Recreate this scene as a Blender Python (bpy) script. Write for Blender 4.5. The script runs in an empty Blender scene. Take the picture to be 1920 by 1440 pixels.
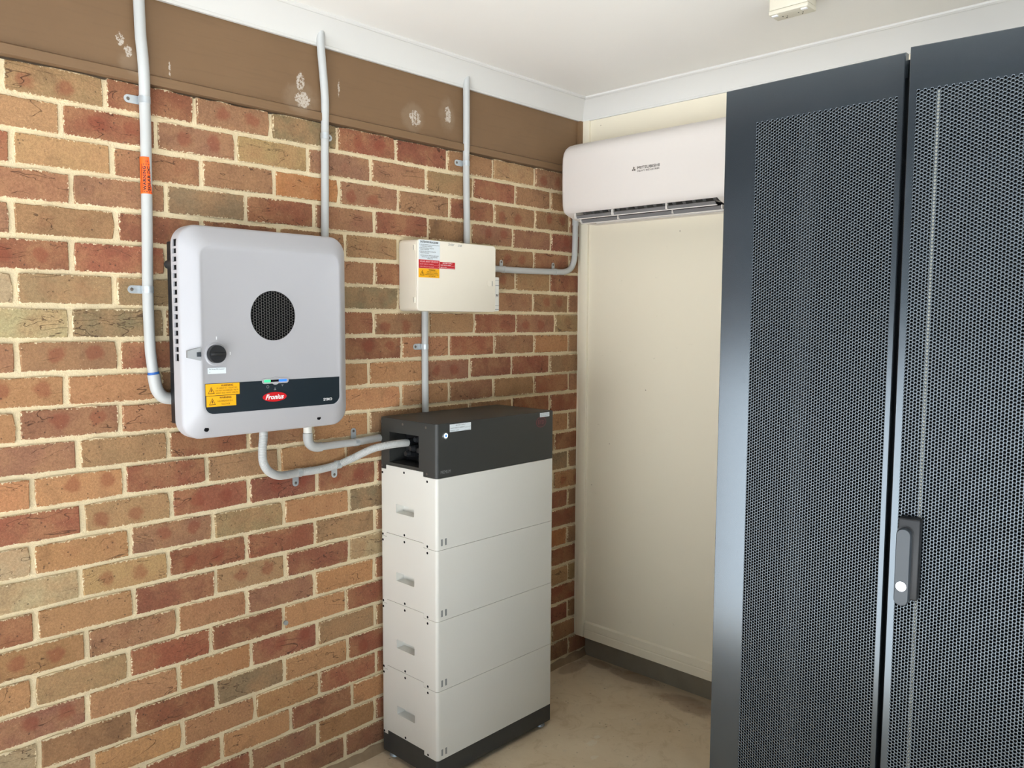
import bpy, bmesh, math, random
import numpy as np
from mathutils import Matrix, Vector

random.seed(7)
RNG = np.random.default_rng(11)
SC = bpy.context.scene
COL = SC.collection

# ------------------------------------------------------------------ camera
FPX = 1514.366
CAM = Vector((-2.6942, -2.2668, 1.5553))
yaw, pitch, roll = math.radians(43.4933), math.radians(-4.5522), math.radians(0.2871)
fw = Vector((math.cos(yaw) * math.cos(pitch), math.sin(yaw) * math.cos(pitch), math.sin(pitch)))
rt0 = Vector((math.sin(yaw), -math.cos(yaw), 0))
up0 = rt0.cross(fw)
rt = rt0 * math.cos(roll) + up0 * math.sin(roll)
up = -rt0 * math.sin(roll) + up0 * math.cos(roll)
cam_data = bpy.data.cameras.new('camera')
cam_data.sensor_fit = 'HORIZONTAL'
cam_data.sensor_width = 36.0
cam_data.lens = FPX / 1920 * 36.0
cam_data.clip_start = 0.02
cam = bpy.data.objects.new('camera', cam_data)
COL.objects.link(cam)
cam.matrix_world = Matrix(((rt.x, up.x, -fw.x, CAM.x), (rt.y, up.y, -fw.y, CAM.y),
                           (rt.z, up.z, -fw.z, CAM.z), (0, 0, 0, 1)))
SC.camera = cam

# ------------------------------------------------------------------ sky, sun, exposure
world = bpy.data.worlds.new('sky')
SC.world = world
world.use_nodes = True
bg = world.node_tree.nodes['Background']
bg.inputs['Color'].default_value = (0.74, 0.87, 1.0, 1)
bg.inputs['Strength'].default_value = 1.6
sun_data = bpy.data.lights.new('sun', 'SUN')
sun_data.energy = 40.0
sun_data.angle = math.radians(0.6)
sun_data.color = (0.99, 0.985, 0.97)
sun = bpy.data.objects.new('sun', sun_data)
COL.objects.link(sun)
sun.location = (-6, 0, 10)
sun.rotation_euler = Vector((0.10, -0.05, -0.99)).to_track_quat('-Z', 'Y').to_euler()
SC.view_settings.view_transform = 'Standard'
SC.view_settings.look = 'None'
SC.view_settings.gamma = 1.0
SC.view_settings.use_curve_mapping = False
SC.view_settings.exposure = -0.20


# ------------------------------------------------------------------ small helpers
def lin(r, g=None, b=None):
    if g is None:
        r, g, b = r
    f = lambda c: (c / 255 / 12.92) if c <= 10.3 else ((c / 255 + 0.055) / 1.055) ** 2.4
    return (f(r), f(g), f(b), 1.0)


class NT:
    """short-hand for building a node tree"""
    def __init__(self, mat):
        self.t = mat.node_tree
        self.n = self.t.nodes
        self.bsdf = self.n['Principled BSDF']

    def add(self, typ, **kw):
        nd = self.n.new(typ)
        for k, v in kw.items():
            setattr(nd, k, v)
        return nd

    def put(self, sock, val):
        if isinstance(val, bpy.types.NodeSocket):
            self.t.links.new(val, sock)
        else:
            sock.default_value = val

    def math(self, op, a, b=0.0, c=None, clamp=False):
        nd = self.add('ShaderNodeMath', operation=op)
        nd.use_clamp = clamp
        self.put(nd.inputs[0], a)
        self.put(nd.inputs[1], b)
        if c is not None:
            self.put(nd.inputs[2], c)
        return nd.outputs[0]

    def vmath(self, op, a, b=(0, 0, 0)):
        nd = self.add('ShaderNodeVectorMath', operation=op)
        self.put(nd.inputs[0], a)
        self.put(nd.inputs[1], b)
        return nd.outputs['Value'] if op in ('LENGTH', 'DISTANCE', 'DOT_PRODUCT') else nd.outputs[0]

    def noise(self, vec, scale, detail=3, rough=0.55, dist=0.0):
        nd = self.add('ShaderNodeTexNoise')
        self.put(nd.inputs['Vector'], vec)
        nd.inputs['Scale'].default_value = scale
        nd.inputs['Detail'].default_value = detail
        nd.inputs['Roughness'].default_value = rough
        nd.inputs['Distortion'].default_value = dist
        return nd.outputs['Fac']

    def voro(self, vec, scale, feature='F1'):
        nd = self.add('ShaderNodeTexVoronoi', feature=feature)
        self.put(nd.inputs['Vector'], vec)
        nd.inputs['Scale'].default_value = scale
        return nd.outputs['Distance']

    def step(self, v, lo, hi, a=0.0, b=1.0):
        nd = self.add('ShaderNodeMapRange', interpolation_type='SMOOTHSTEP')
        self.put(nd.inputs[0], v)
        for i, q in enumerate((lo, hi, a, b)):
            self.put(nd.inputs[i + 1], q)
        return nd.outputs[0]

    def mix(self, fac, a, b, mode='MIX'):
        nd = self.add('ShaderNodeMix', data_type='RGBA', blend_type=mode)
        self.put(nd.inputs[0], fac)
        self.put(nd.inputs[6], a)
        self.put(nd.inputs[7], b)
        return nd.outputs[2]

    def bump(self, h, strength=0.3, dist=0.002):
        nd = self.add('ShaderNodeBump')
        nd.inputs['Strength'].default_value = strength
        nd.inputs['Distance'].default_value = dist
        self.put(nd.inputs['Height'], h)
        self.t.links.new(nd.outputs[0], self.bsdf.inputs['Normal'])

    def obj(self):
        return self.add('ShaderNodeTexCoord').outputs['Object']

    def sep(self, v):
        nd = self.add('ShaderNodeSeparateXYZ')
        self.put(nd.inputs[0], v)
        return nd.outputs


def mat(name, color, rough=0.5, metal=0.0, spec=0.5, grain=0.0, gscale=60.0, bump=0.0, bscale=300.0, emit=0.0):
    """plain procedural material: colour with a soft noise variation and fine relief"""
    m = bpy.data.materials.new(name)
    m.use_nodes = True
    k = NT(m)
    b = k.bsdf
    b.inputs['Roughness'].default_value = rough
    b.inputs['Metallic'].default_value = metal
    b.inputs['Specular IOR Level'].default_value = spec
    co = k.obj()
    c = color if len(color) == 4 else (*color, 1)
    nz = k.noise(co, gscale, 3)
    dark = (c[0] * (1 - grain), c[1] * (1 - grain), c[2] * (1 - grain), 1)
    lite = (min(1, c[0] * (1 + grain)), min(1, c[1] * (1 + grain)), min(1, c[2] * (1 + grain)), 1)
    k.put(b.inputs['Base Color'], k.mix(nz, dark, lite))
    if bump:
        k.bump(k.noise(co, bscale, 2), bump, 0.001)
    if emit:
        b.inputs['Emission Color'].default_value = c
        b.inputs['Emission Strength'].default_value = emit
    return m


def _link(name, me, parent=None):
    o = bpy.data.objects.new(name, me)
    COL.objects.link(o)
    if parent is not None:
        o.parent = parent
        o.matrix_parent_inverse = Matrix.Translation(-Vector(parent.get('_org', (0, 0, 0))))
    return o


def to_obj(name, bm, m, parent=None, smooth=None):
    me = bpy.data.meshes.new(name)
    bmesh.ops.recalc_face_normals(bm, faces=bm.faces)
    bm.to_mesh(me)
    bm.free()
    if m is not None:
        for q in (m if isinstance(m, (list, tuple)) else [m]):
            me.materials.append(q)
    if smooth is not None:
        me.shade_smooth()
        me.set_sharp_from_angle(angle=math.radians(smooth))
    return _link(name, me, parent)


def tag(o, label, cat, group=None):
    o['label'] = label
    o['category'] = cat
    if group:
        o['group'] = group
    return o


def structure(o, label=None):
    o['kind'] = 'structure'
    if label:
        o['label'] = label
    return o


def thing(name, label, cat, loc, group=None):
    o = bpy.data.objects.new(name, None)
    o.empty_display_size = 0.05
    o.location = loc
    COL.objects.link(o)
    o['_org'] = list(loc)
    return tag(o, label, cat, group)


def box(bm, x0, x1, y0, y1, z0, z1, bev=0.0, seg=2, mi=0):
    x0, x1 = sorted((x0, x1)); y0, y1 = sorted((y0, y1)); z0, z1 = sorted((z0, z1))
    r = bmesh.ops.create_cube(bm, size=1.0, matrix=Matrix.Translation(((x0 + x1) / 2, (y0 + y1) / 2, (z0 + z1) / 2)) @
                              Matrix.Diagonal((x1 - x0, y1 - y0, z1 - z0, 1)))
    fs = set(f for v in r['verts'] for f in v.link_faces)
    for f in fs:
        f.material_index = mi
    if bev > 0:
        es = list(set(e for v in r['verts'] for e in v.link_edges))
        bmesh.ops.bevel(bm, geom=es, offset=bev, segments=seg, affect='EDGES', profile=0.5, clamp_overlap=True)
    return bm


def bx(name, x0, x1, y0, y1, z0, z1, m, parent=None, bev=0.0, seg=2, smooth=None):
    bm = bmesh.new()
    box(bm, x0, x1, y0, y1, z0, z1, bev, seg)
    return to_obj(name, bm, m, parent, (40 if bev else None) if smooth is None else smooth)


def rr(x0, x1, z0, z1, r, n=6):
    """rounded rectangle outline, counter-clockwise"""
    pts = []
    for cx, cz, a0 in ((x1 - r, z0 + r, -90), (x1 - r, z1 - r, 0), (x0 + r, z1 - r, 90), (x0 + r, z0 + r, 180)):
        for i in range(n + 1):
            a = math.radians(a0 + 90 * i / n)
            pts.append((cx + r * math.cos(a), cz + r * math.sin(a)))
    return pts


def loft(bm, rings, cap0=True, cap1=True):
    """rings: lists of equally many 3-D points"""
    vs = [[bm.verts.new(p) for p in r] for r in rings]
    n = len(vs[0])
    for a, b in zip(vs, vs[1:]):
        for i in range(n):
            bm.faces.new((a[i], a[(i + 1) % n], b[(i + 1) % n], b[i]))
    if cap0:
        bm.faces.new(vs[0])
    if cap1:
        bm.faces.new(list(reversed(vs[-1])))
    return vs


def wallface(pts, y):            # outline on a plane parallel to the brick wall
    return [(p[0], y, p[1]) for p in pts]


def sideface(pts, x):            # outline (y, z) on a plane parallel to the back wall
    return [(x, p[0], p[1]) for p in pts]


def plate_wall(name, pts, y0, y1, m, parent=None, smooth=None):
    bm = bmesh.new()
    loft(bm, [wallface(pts, y0), wallface(pts, y1)])
    return to_obj(name, bm, m, parent, smooth)


def plate_side(name, pts, x0, x1, m, parent=None, smooth=None):
    bm = bmesh.new()
    loft(bm, [sideface(pts, x0), sideface(pts, x1)])
    return to_obj(name, bm, m, parent, smooth)


def circle(cx, cz, r, n=32, ez=1.0):
    return [(cx + r * math.cos(2 * math.pi * i / n), cz + r * ez * math.sin(2 * math.pi * i / n)) for i in range(n)]


def smooth_path(pts, per=10):
    P = [Vector(p) for p in pts]
    out = []
    for i in range(len(P) - 1):
        p0 = P[i - 1] if i else P[i] * 2 - P[i + 1]
        p3 = P[i + 2] if i + 2 < len(P) else P[i + 1] * 2 - P[i]
        p1, p2 = P[i], P[i + 1]
        for k in range(per):
            t = k / per
            # centripetal-like Catmull-Rom with chord-scaled tangents
            d = (p2 - p1).length
            m1 = (p2 - p0) / max(1e-6, ((p1 - p0).length + d)) * d
            m2 = (p3 - p1) / max(1e-6, ((p3 - p2).length + d)) * d
            t2, t3 = t * t, t * t * t
            out.append(p1 * (2 * t3 - 3 * t2 + 1) + m1 * (t3 - 2 * t2 + t) + p2 * (-2 * t3 + 3 * t2) + m2 * (t3 - t2))
    out.append(P[-1])
    return out


def tube(bm, path, r, seg=16, cap=True):
    path = [Vector(p) for p in path]
    rad = r if callable(r) else (lambda s: r)
    T = []
    for i in range(len(path)):
        a = path[max(0, i - 1)]
        b = path[min(len(path) - 1, i + 1)]
        T.append((b - a).normalized())
    n = T[0].orthogonal().normalized()
    rings = []
    s = 0
    for i, p in enumerate(path):
        if i:
            n = (n - T[i] * n.dot(T[i])).normalized()
            s += (path[i] - path[i - 1]).length
        b = T[i].cross(n)
        q = rad(s)
        rings.append([p + (n * math.cos(2 * math.pi * k / seg) + b * math.sin(2 * math.pi * k / seg)) * q for k in range(seg)])
    loft(bm, rings, cap, cap)


def tube_obj(name, path, r, m, parent=None, seg=16, per=10, straight=False):
    bm = bmesh.new()
    tube(bm, path if straight else smooth_path(path, per), r, seg)
    return to_obj(name, bm, m, parent, 50)


def cyl(bm, c, axis, r, h, seg=24, r2=None):
    """cylinder/cone from point c along axis"""
    a = Vector(axis).normalized()
    n = a.orthogonal().normalized()
    b = a.cross(n)
    c = Vector(c)
    r2 = r if r2 is None else r2
    R = []
    for d, q in ((0, r), (h, r2)):
        R.append([c + a * d + (n * math.cos(2 * math.pi * k / seg) + b * math.sin(2 * math.pi * k / seg)) * q for k in range(seg)])
    loft(bm, R)


def cyl_obj(name, c, axis, r, h, m, parent=None, seg=24, r2=None):
    bm = bmesh.new()
    cyl(bm, c, axis, r, h, seg, r2)
    return to_obj(name, bm, m, parent, 40)


def cut(o, cutters):
    """boolean difference, applied"""
    me = bpy.data.meshes.new('cutter')
    bm = bmesh.new()
    for fn in cutters:
        fn(bm)
    bmesh.ops.recalc_face_normals(bm, faces=bm.faces)
    bm.to_mesh(me)
    bm.free()
    c = bpy.data.objects.new('cutter', me)
    COL.objects.link(c)
    md = o.modifiers.new('cut', 'BOOLEAN')
    md.operation = 'DIFFERENCE'
    md.solver = 'EXACT'
    md.object = c
    dg = bpy.context.evaluated_depsgraph_get()
    new = bpy.data.meshes.new_from_object(o.evaluated_get(dg))
    o.modifiers.clear()
    o.data = new
    bpy.data.objects.remove(c)
    bpy.data.meshes.remove(me)
    new.shade_smooth()
    new.set_sharp_from_angle(angle=math.radians(35))


WALL_M = Matrix(((1, 0, 0, 0), (0, 0, -1, 0), (0, 1, 0, 0), (0, 0, 0, 1)))      # text on planes facing -Y
SIDE_M = Matrix(((0, 0, -1, 0), (-1, 0, 0, 0), (0, 1, 0, 0), (0, 0, 0, 1)))     # text on planes facing -X
_text_cache = {}


def text_bm(bm, body, x0, x1, y0, y1, M, bold=0.0, shear=0.0, z=0.0003):
    """lettering squeezed into the box (x0..x1, y0..y1) of the plane given by M"""
    key = (body, bold, shear)
    if key not in _text_cache:
        cu = bpy.data.curves.new('t', 'FONT')
        cu.body = body
        cu.offset = bold
        cu.shear = shear
        cu.resolution_u = 2
        ob = bpy.data.objects.new('t', cu)
        COL.objects.link(ob)
        me = bpy.data.meshes.new_from_object(ob)
        co = np.array([v.co[:2] for v in me.vertices])
        fc = [tuple(p.vertices) for p in me.polygons]
        bpy.data.objects.remove(ob)
        bpy.data.curves.remove(cu)
        bpy.data.meshes.remove(me)
        _text_cache[key] = (co, fc)
    co, fc = _text_cache[key]
    lo, hi = co.min(0), co.max(0)
    s = np.array([(x1 - x0), (y1 - y0)]) / (hi - lo)
    P = (co - lo) * s + np.array([x0, y0])
    vs = [bm.verts.new(M @ Vector((p[0], p[1], z))) for p in P]
    for f in fc:
        try:
            bm.faces.new([vs[i] for i in f])
        except ValueError:
            pass


def lettering(name, lines, M, m, parent):
    """lines: (text, x0, x1, y0, y1[, bold[, shear]])"""
    bm = bmesh.new()
    for ln in lines:
        bold = ln[5] if len(ln) > 5 else 0.0
        sh = ln[6] if len(ln) > 6 else 0.0
        if ln[0] is None:                 # a ruled line
            _, x0, x1, y0, y1 = ln[:5]
            vs = [bm.verts.new(M @ Vector((a, b, 0.0003))) for a, b in ((x0, y0), (x1, y0), (x1, y1), (x0, y1))]
            bm.faces.new(vs)
        elif isinstance(ln[0], (list, tuple)):   # a polygon
            vs = [bm.verts.new(M @ Vector((a, b, 0.0003))) for a, b in ln[0]]
            bm.faces.new(vs)
        else:
            text_bm(bm, ln[0], *ln[1:5], M, bold, sh)
    me = bpy.data.meshes.new(name)
    bm.to_mesh(me)
    bm.free()
    me.materials.append(m)
    o = _link(name, me, parent)
    o['kind'] = 'stuff'
    return o


def ring_poly(pts_out, pts_in):
    """list of quads between two outlines of equal count"""
    n = len(pts_out)
    return [([pts_out[i], pts_out[(i + 1) % n], pts_in[(i + 1) % n], pts_in[i]],) for i in range(n)]


def hazard(cx, cz, w, h):
    """outlined triangle with a lightning bolt"""
    A = [(cx - w / 2, cz), (cx + w / 2, cz), (cx, cz + h)]
    c = (cx, cz + h * 0.36)
    B = [(c[0] + (p[0] - c[0]) * 0.78, c[1] + (p[1] - c[1]) * 0.78) for p in A]
    q = ring_poly(A, B)
    bolt = [(cx - .02 * w, cz + h * .66), (cx + .12 * w, cz + h * .66), (cx + .02 * w, cz + h * .42), (cx + .14 * w, cz + h * .42),
            (cx - .04 * w, cz + h * .12), (cx + .02 * w, cz + h * .34), (cx - .12 * w, cz + h * .34)]
    q.append((bolt,))
    return q

# measured perpend positions (mm) of each course, top to bottom, and the look of each brick
BRICK_ROWS = [
    ([-3536, -3296, -3056, -2816, -2577, -2337, -2094, -1858, -1617, -1378, -1139, -896, -657, -420, -174, 63, 302], '? ? ? ? ? ? Ts Ra Ms G Rs Ra B T Bs ?'),
    ([-3396, -3157, -2919, -2680, -2441, -2203, -1967, -1727, -1493, -1249, -1004, -758, -526, -289, -72, 184, 423], '? ? ? ? ? T Rs Ms Q M M T R B B ?'),
    ([-3509, -3271, -3033, -2794, -2556, -2318, -2079, -1845, -1601, -1369, -1132, -888, -647, -410, -169, 53, 301], '? ? ? ? ? R T B B O Ms Ba R Bs Bs B'),
    ([-3344, -3109, -2875, -2640, -2406, -2172, -1949, -1704, -1466, -1228, -990, -751, -535, -303, -69, 172, 407], '? ? ? ? ? M M G R M R B Ms M Rs ?'),
    ([-3504, -3266, -3028, -2790, -2552, -2314, -2086, -1839, -1604, -1356, -1111, -887, -649, -411, -174, 56, 302], '? ? ? ? ? M B R R B T ? B Bs R B'),
    ([-3363, -3127, -2891, -2655, -2419, -2183, -1953, -1711, -1474, -1238, -992, -766, -530, -286, -71, 178, 414], '? ? ? ? ? Rs R ? ? M R ? Bs T R ?'),
    ([-3512, -3274, -3036, -2798, -2560, -2322, -2085, -1849, -1609, -1371, -1133, -890, -657, -419, -178, 52, 295], '? ? ? ? ? L T T ? ? G ? ? M Bs M'),
    ([-3402, -3162, -2921, -2681, -2440, -2200, -1963, -1719, -1478, -1238, -996, -748, -517, -282, -37, 205, 446], '? ? ? ? ? L G ? ? R Bs T R Ms T ?'),
    ([-3514, -3275, -3037, -2798, -2559, -2321, -2088, -1844, -1604, -1366, -1127, -877, -648, -408, -170, 55, 305], '? ? ? ? ? B Bs R ? ? Rs A R B A B'),
    ([-3407, -3168, -2930, -2691, -2453, -2214, -1978, -1737, -1498, -1259, -1020, -779, -540, -306, -71, 172, 411], '? ? ? ? ? As A ? ? A A Ms R R T ?'),
    ([-3523, -3284, -3044, -2805, -2565, -2326, -2092, -1847, -1607, -1368, -1128, -879, -648, -410, -168, 60, 308], '? ? ? ? ? A Ms A ? ? A A M B R M'),
    ([-3366, -3131, -2895, -2660, -2424, -2189, -1954, -1718, -1473, -1247, -1022, -776, -545, -301, -67, 166, 401], '? ? ? ? ? M T R B A B B B R R ?'),
    ([-3497, -3260, -3023, -2785, -2548, -2311, -2066, -1841, -1606, -1368, -1118, -888, -651, -414, -177, 60, 297], '? ? ? ? ? A As R T A A ? ? ? A B'),
    ([-3391, -3151, -2911, -2671, -2432, -2192, -1950, -1714, -1475, -1232, -992, -754, -514, -274, -34, 205, 445], '? ? ? ? ? R Ts Rs Rs Rs ? ? ? ? R ?'),
    ([-3490, -3253, -3016, -2778, -2541, -2304, -2072, -1831, -1592, -1356, -1107, -881, -644, -407, -169, 63, 305], '? ? ? ? ? L A Ms T A G ? ? ? G B'),
    ([-3412, -3171, -2930, -2689, -2448, -2207, -1962, -1727, -1486, -1243, -998, -760, -519, -278, -37, 204, 446], '? ? ? ? ? L Qs Rs R T B ? ? ? As ?'),
    ([-3484, -3247, -3011, -2774, -2537, -2300, -2071, -1826, -1588, -1353, -1110, -880, -644, -407, -170, 62, 303], '? ? ? ? ? R A R Ts R L ? ? ? R B'),
    ([-3366, -3130, -2894, -2658, -2423, -2187, -1952, -1705, -1488, -1246, -1003, -771, -535, -300, -64, 172, 408], '? ? ? ? ? As M A M A R ? ? ? R ?'),
    ([-3510, -3272, -3034, -2796, -2558, -2320, -2083, -1846, -1608, -1364, -1125, -892, -654, -416, -178, 58, 298], '? ? ? ? ? A T R R A R ? ? ? O B'),
    ([-3377, -3139, -2902, -2664, -2426, -2189, -1956, -1707, -1478, -1239, -1002, -764, -526, -288, -51, 187, 424], '? ? ? ? ? Ms A A Rs T B ? ? ? R ?'),
    ([-3506, -3267, -3029, -2791, -2552, -2314, -2078, -1838, -1595, -1364, -1119, -884, -646, -407, -169, 68, 308], '? ? ? ? ? L B R G A Rs ? ? ? T T'),
    ([-3359, -3123, -2887, -2651, -2415, -2179, -1948, -1699, -1469, -1235, -999, -762, -525, -289, -53, 183, 419], '? ? ? ? ? M A A A R R ? ? ? R ?'),
    ([-3465, -3229, -2993, -2758, -2522, -2286, -2050, -1814, -1581, -1344, -1103, -871, -636, -400, -164, 71, 308], '? ? ? ? ? ? ? R A R A ? ? ? R B'),
    ([-3413, -3172, -2931, -2690, -2449, -2208, -1968, -1727, -1487, -1242, -1006, -763, -523, -282, -41, 200, 441], '? ? ? ? ? ? ? R M A R ? ? ? B ?'),
    ([-3315, -3073, -2831, -2588, -2346, -2104, -1861, -1619, -1377, -1134, -892, -650, -407, -165, 77, 320], '? ? ? ? ? ? ? R M M ? ? ? M ?'),
]

# ------------------------------------------------------------------ materials
def brick_material(name, far=False):
    m = bpy.data.materials.new(name)
    m.use_nodes = True
    k = NT(m)
    info = k.add('ShaderNodeObjectInfo')
    co = k.obj()
    if far:
        geo = k.add('ShaderNodeNewGeometry')
        rnd = geo.outputs['Random Per Island']
        ramp = k.add('ShaderNodeValToRGB')
        cr = ramp.color_ramp
        cr.elements[0].color = lin(120, 66, 52)
        cr.elements[1].color = lin(170, 130, 88)
        e = cr.elements.new(0.5)
        e.color = lin(150, 104, 74)
        k.put(ramp.inputs[0], rnd)
        base, spot_on = ramp.outputs[0], 0.3
        P = co
    else:
        rnd = info.outputs['Random']
        base, spot_on = info.outputs['Color'], info.outputs['Alpha']
        off = k.add('ShaderNodeCombineXYZ')
        k.put(off.inputs[0], k.math('MULTIPLY', rnd, 37.0))
        k.put(off.inputs[1], k.math('MULTIPLY', rnd, 91.0))
        k.put(off.inputs[2], k.math('MULTIPLY', rnd, 53.0))
        P = k.vmath('ADD', co, off.outputs[0])
    big = k.noise(P, 11, 3, 0.6)
    c = k.mix(k.step(big, 0.35, 0.7), base, k.mix(0.5, base, lin(172, 130, 92)))
    c = k.mix(k.step(k.noise(P, 17, 3, 0.6, 0.6), 0.5, 0.75, 0, 0.45), c, k.mix(0.6, c, lin(88, 62, 48)))
    fine = k.noise(P, 170, 4, 0.7)
    c = k.mix(1.0, c, k.step(fine, 0.25, 0.75, 0.80, 1.17), 'MULTIPLY')
    grain_ = k.noise(P, 620, 2, 0.6)
    c = k.mix(1.0, c, k.step(grain_, 0.3, 0.7, 0.86, 1.13), 'MULTIPLY')
    if not far:
        # two kiln "kiss" marks, red and round
        s = k.sep(co)
        wob = k.math('MULTIPLY', k.math('SUBTRACT', k.noise(P, 40, 2), 0.5), 0.03)
        dx = k.math('SUBTRACT', k.math('ABSOLUTE', k.math('ADD', s[0], k.math('MULTIPLY', k.math('SUBTRACT', rnd, 0.45), 0.06))), 0.045)
        zz = k.math('ADD', s[2], k.math('MULTIPLY', k.math('SUBTRACT', rnd, 0.5), 0.02))
        d = k.math('ADD', k.math('SQRT', k.math('ADD', k.math('MULTIPLY', dx, dx), k.math('MULTIPLY', zz, zz))), wob)
        sp = k.math('MULTIPLY', k.step(d, 0.012, 0.028, 1, 0), spot_on)
        c = k.mix(k.math('MULTIPLY', sp, 0.7), c, k.mix(0.7, c, lin(128, 62, 46)))
    # drag cracks: thin dark wandering lines running along the brick
    Q = k.vmath('MULTIPLY', P, (6.0, 6.0, 19.0))
    w = k.noise(Q, 1.0, 3, 0.52, 0.7)
    line = k.step(k.math('ABSOLUTE', k.math('SUBTRACT', w, 0.5)), 0.0, 0.0075, 1, 0)
    gate = k.step(k.noise(P, 9, 1), 0.48, 0.58)
    crack = k.math('MULTIPLY', line, gate)
    c = k.mix(k.math('MULTIPLY', crack, 0.74), c, lin(66, 46, 36))
    # iron specks and pale grit
    vd = k.voro(P, 95)
    sel = k.step(k.noise(P, 31, 1), 0.60, 0.66)
    speck = k.math('MULTIPLY', k.step(vd, 0.16, 0.26, 1, 0), sel)
    c = k.mix(k.math('MULTIPLY', speck, 0.6), c, lin(66, 54, 48))
    grit = k.step(k.voro(k.vmath('ADD', P, (3.1, 7.7, 1.3)), 120), 0.07, 0.12, 1, 0)
    grit = k.math('MULTIPLY', grit, k.step(k.noise(P, 23, 1), 0.54, 0.6))
    c = k.mix(k.math('MULTIPLY', grit, 0.6), c, lin(214, 186, 150))
    if not far:
        # mortar smeared over the arris, ragged
        ex = k.math('SUBTRACT', 0.1146, k.math('ABSOLUTE', s[0]))
        ez = k.math('SUBTRACT', 0.0376, k.math('ABSOLUTE', s[2]))
        e = k.math('MINIMUM', ex, ez)
        rag = k.math('MULTIPLY', k.step(k.noise(P, 150, 3, 0.7), 0.42, 0.76), 0.0065)
        sm = k.step(k.math('SUBTRACT', e, rag), -0.0006, 0.0010, 1, 0)
        c = k.mix(k.math('MULTIPLY', sm, 0.9), c, MORTAR)
    k.put(k.bsdf.inputs['Base Color'], c)
    k.bsdf.inputs['Roughness'].default_value = 0.88
    k.bsdf.inputs['Specular IOR Level'].default_value = 0.25
    h = k.math('ADD', k.math('MULTIPLY', fine, 0.6), k.math('MULTIPLY', k.noise(P, 45, 3), 0.8))
    h = k.math('SUBTRACT', h, k.math('MULTIPLY', crack, 1.2))
    h = k.math('SUBTRACT', h, k.math('MULTIPLY', speck, 0.5))
    k.bump(h, 0.6, 0.0025)
    return m


MORTAR = lin(226, 208, 172)


def mortar_material():
    m = bpy.data.materials.new('mortar')
    m.use_nodes = True
    k = NT(m)
    co = k.obj()
    c = k.mix(k.noise(co, 14, 4, 0.6), lin(216, 198, 160), lin(238, 221, 186))
    c = k.mix(k.step(k.noise(co, 220, 3, 0.7), 0.52, 0.8, 0, 0.5), c, lin(190, 168, 130))
    k.put(k.bsdf.inputs['Base Color'], c)
    k.bsdf.inputs['Roughness'].default_value = 0.95
    k.bsdf.inputs['Specular IOR Level'].default_value = 0.2
    h = k.math('ADD', k.noise(co, 120, 4, 0.65), k.math('MULTIPLY', k.noise(co, 38, 3), 1.4))
    k.bump(h, 0.8, 0.004)
    return m


def marks(k, co, spots, ax=(0, 2), thr=(0.5, 0.62), scale=55):
    """paint or dirt marks with a shape of their own at given places: (u, v, radius_u, radius_v)"""
    s = k.sep(co)
    nz = k.noise(co, scale, 4, 0.7)
    out = None
    for u, v, ru, rv in spots:
        a = k.math('DIVIDE', k.math('SUBTRACT', s[ax[0]], u), ru)
        b = k.math('DIVIDE', k.math('SUBTRACT', s[ax[1]], v), rv)
        d = k.math('ADD', k.math('MULTIPLY', a, a), k.math('MULTIPLY', b, b))
        g = k.step(d, 0.0, 1.0, 1, 0)
        out = g if out is None else k.math('MAXIMUM', out, g)
    return k.step(k.math('MULTIPLY', nz, out), thr[0] * 0.75, thr[1] * 0.75)


def fascia_material():
    m = bpy.data.materials.new('brown_painted_timber')
    m.use_nodes = True
    k = NT(m)
    co = k.obj()
    c = k.mix(k.noise(co, 5, 3), lin(116, 90, 64), lin(128, 100, 72))
    c = k.mix(k.step(k.noise(k.vmath('MULTIPLY', co, (2, 2, 40)), 3, 3), 0.5, 0.8, 0, 0.25), c, lin(100, 78, 56))
    sp = [(-1.82, 2.285, .022, .03), (-1.80, 2.26, .022, .03), (-1.69, 2.235, .006, .05), (-1.274, 2.235, .05, .05),
          (-1.28, 2.29, .03, .05), (-.82, 2.262, .05, .05), (-.665, 2.30, .03, .06), (-1.139, 2.30, .008, .05)]
    mk = marks(k, co, sp, thr=(0.56, 0.66), scale=130)
    c = k.mix(k.math('MULTIPLY', mk, 0.6), c, lin(220, 212, 200))
    haze = marks(k, co, [(-1.79, 2.235, .06, .06), (-1.28, 2.24, .1, .08), (-.83, 2.26, .08, .08), (-.67, 2.30, .06, .1)], thr=(.3, .7), scale=12)
    c = k.mix(k.math('MULTIPLY', haze, 0.12), c, lin(190, 176, 156))
    k.put(k.bsdf.inputs['Base Color'], c)
    k.bsdf.inputs['Roughness'].default_value = 0.55
    k.bsdf.inputs['Specular IOR Level'].default_value = 0.35
    k.bump(k.noise(co, 160, 3), 0.15, 0.001)
    return m


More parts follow.
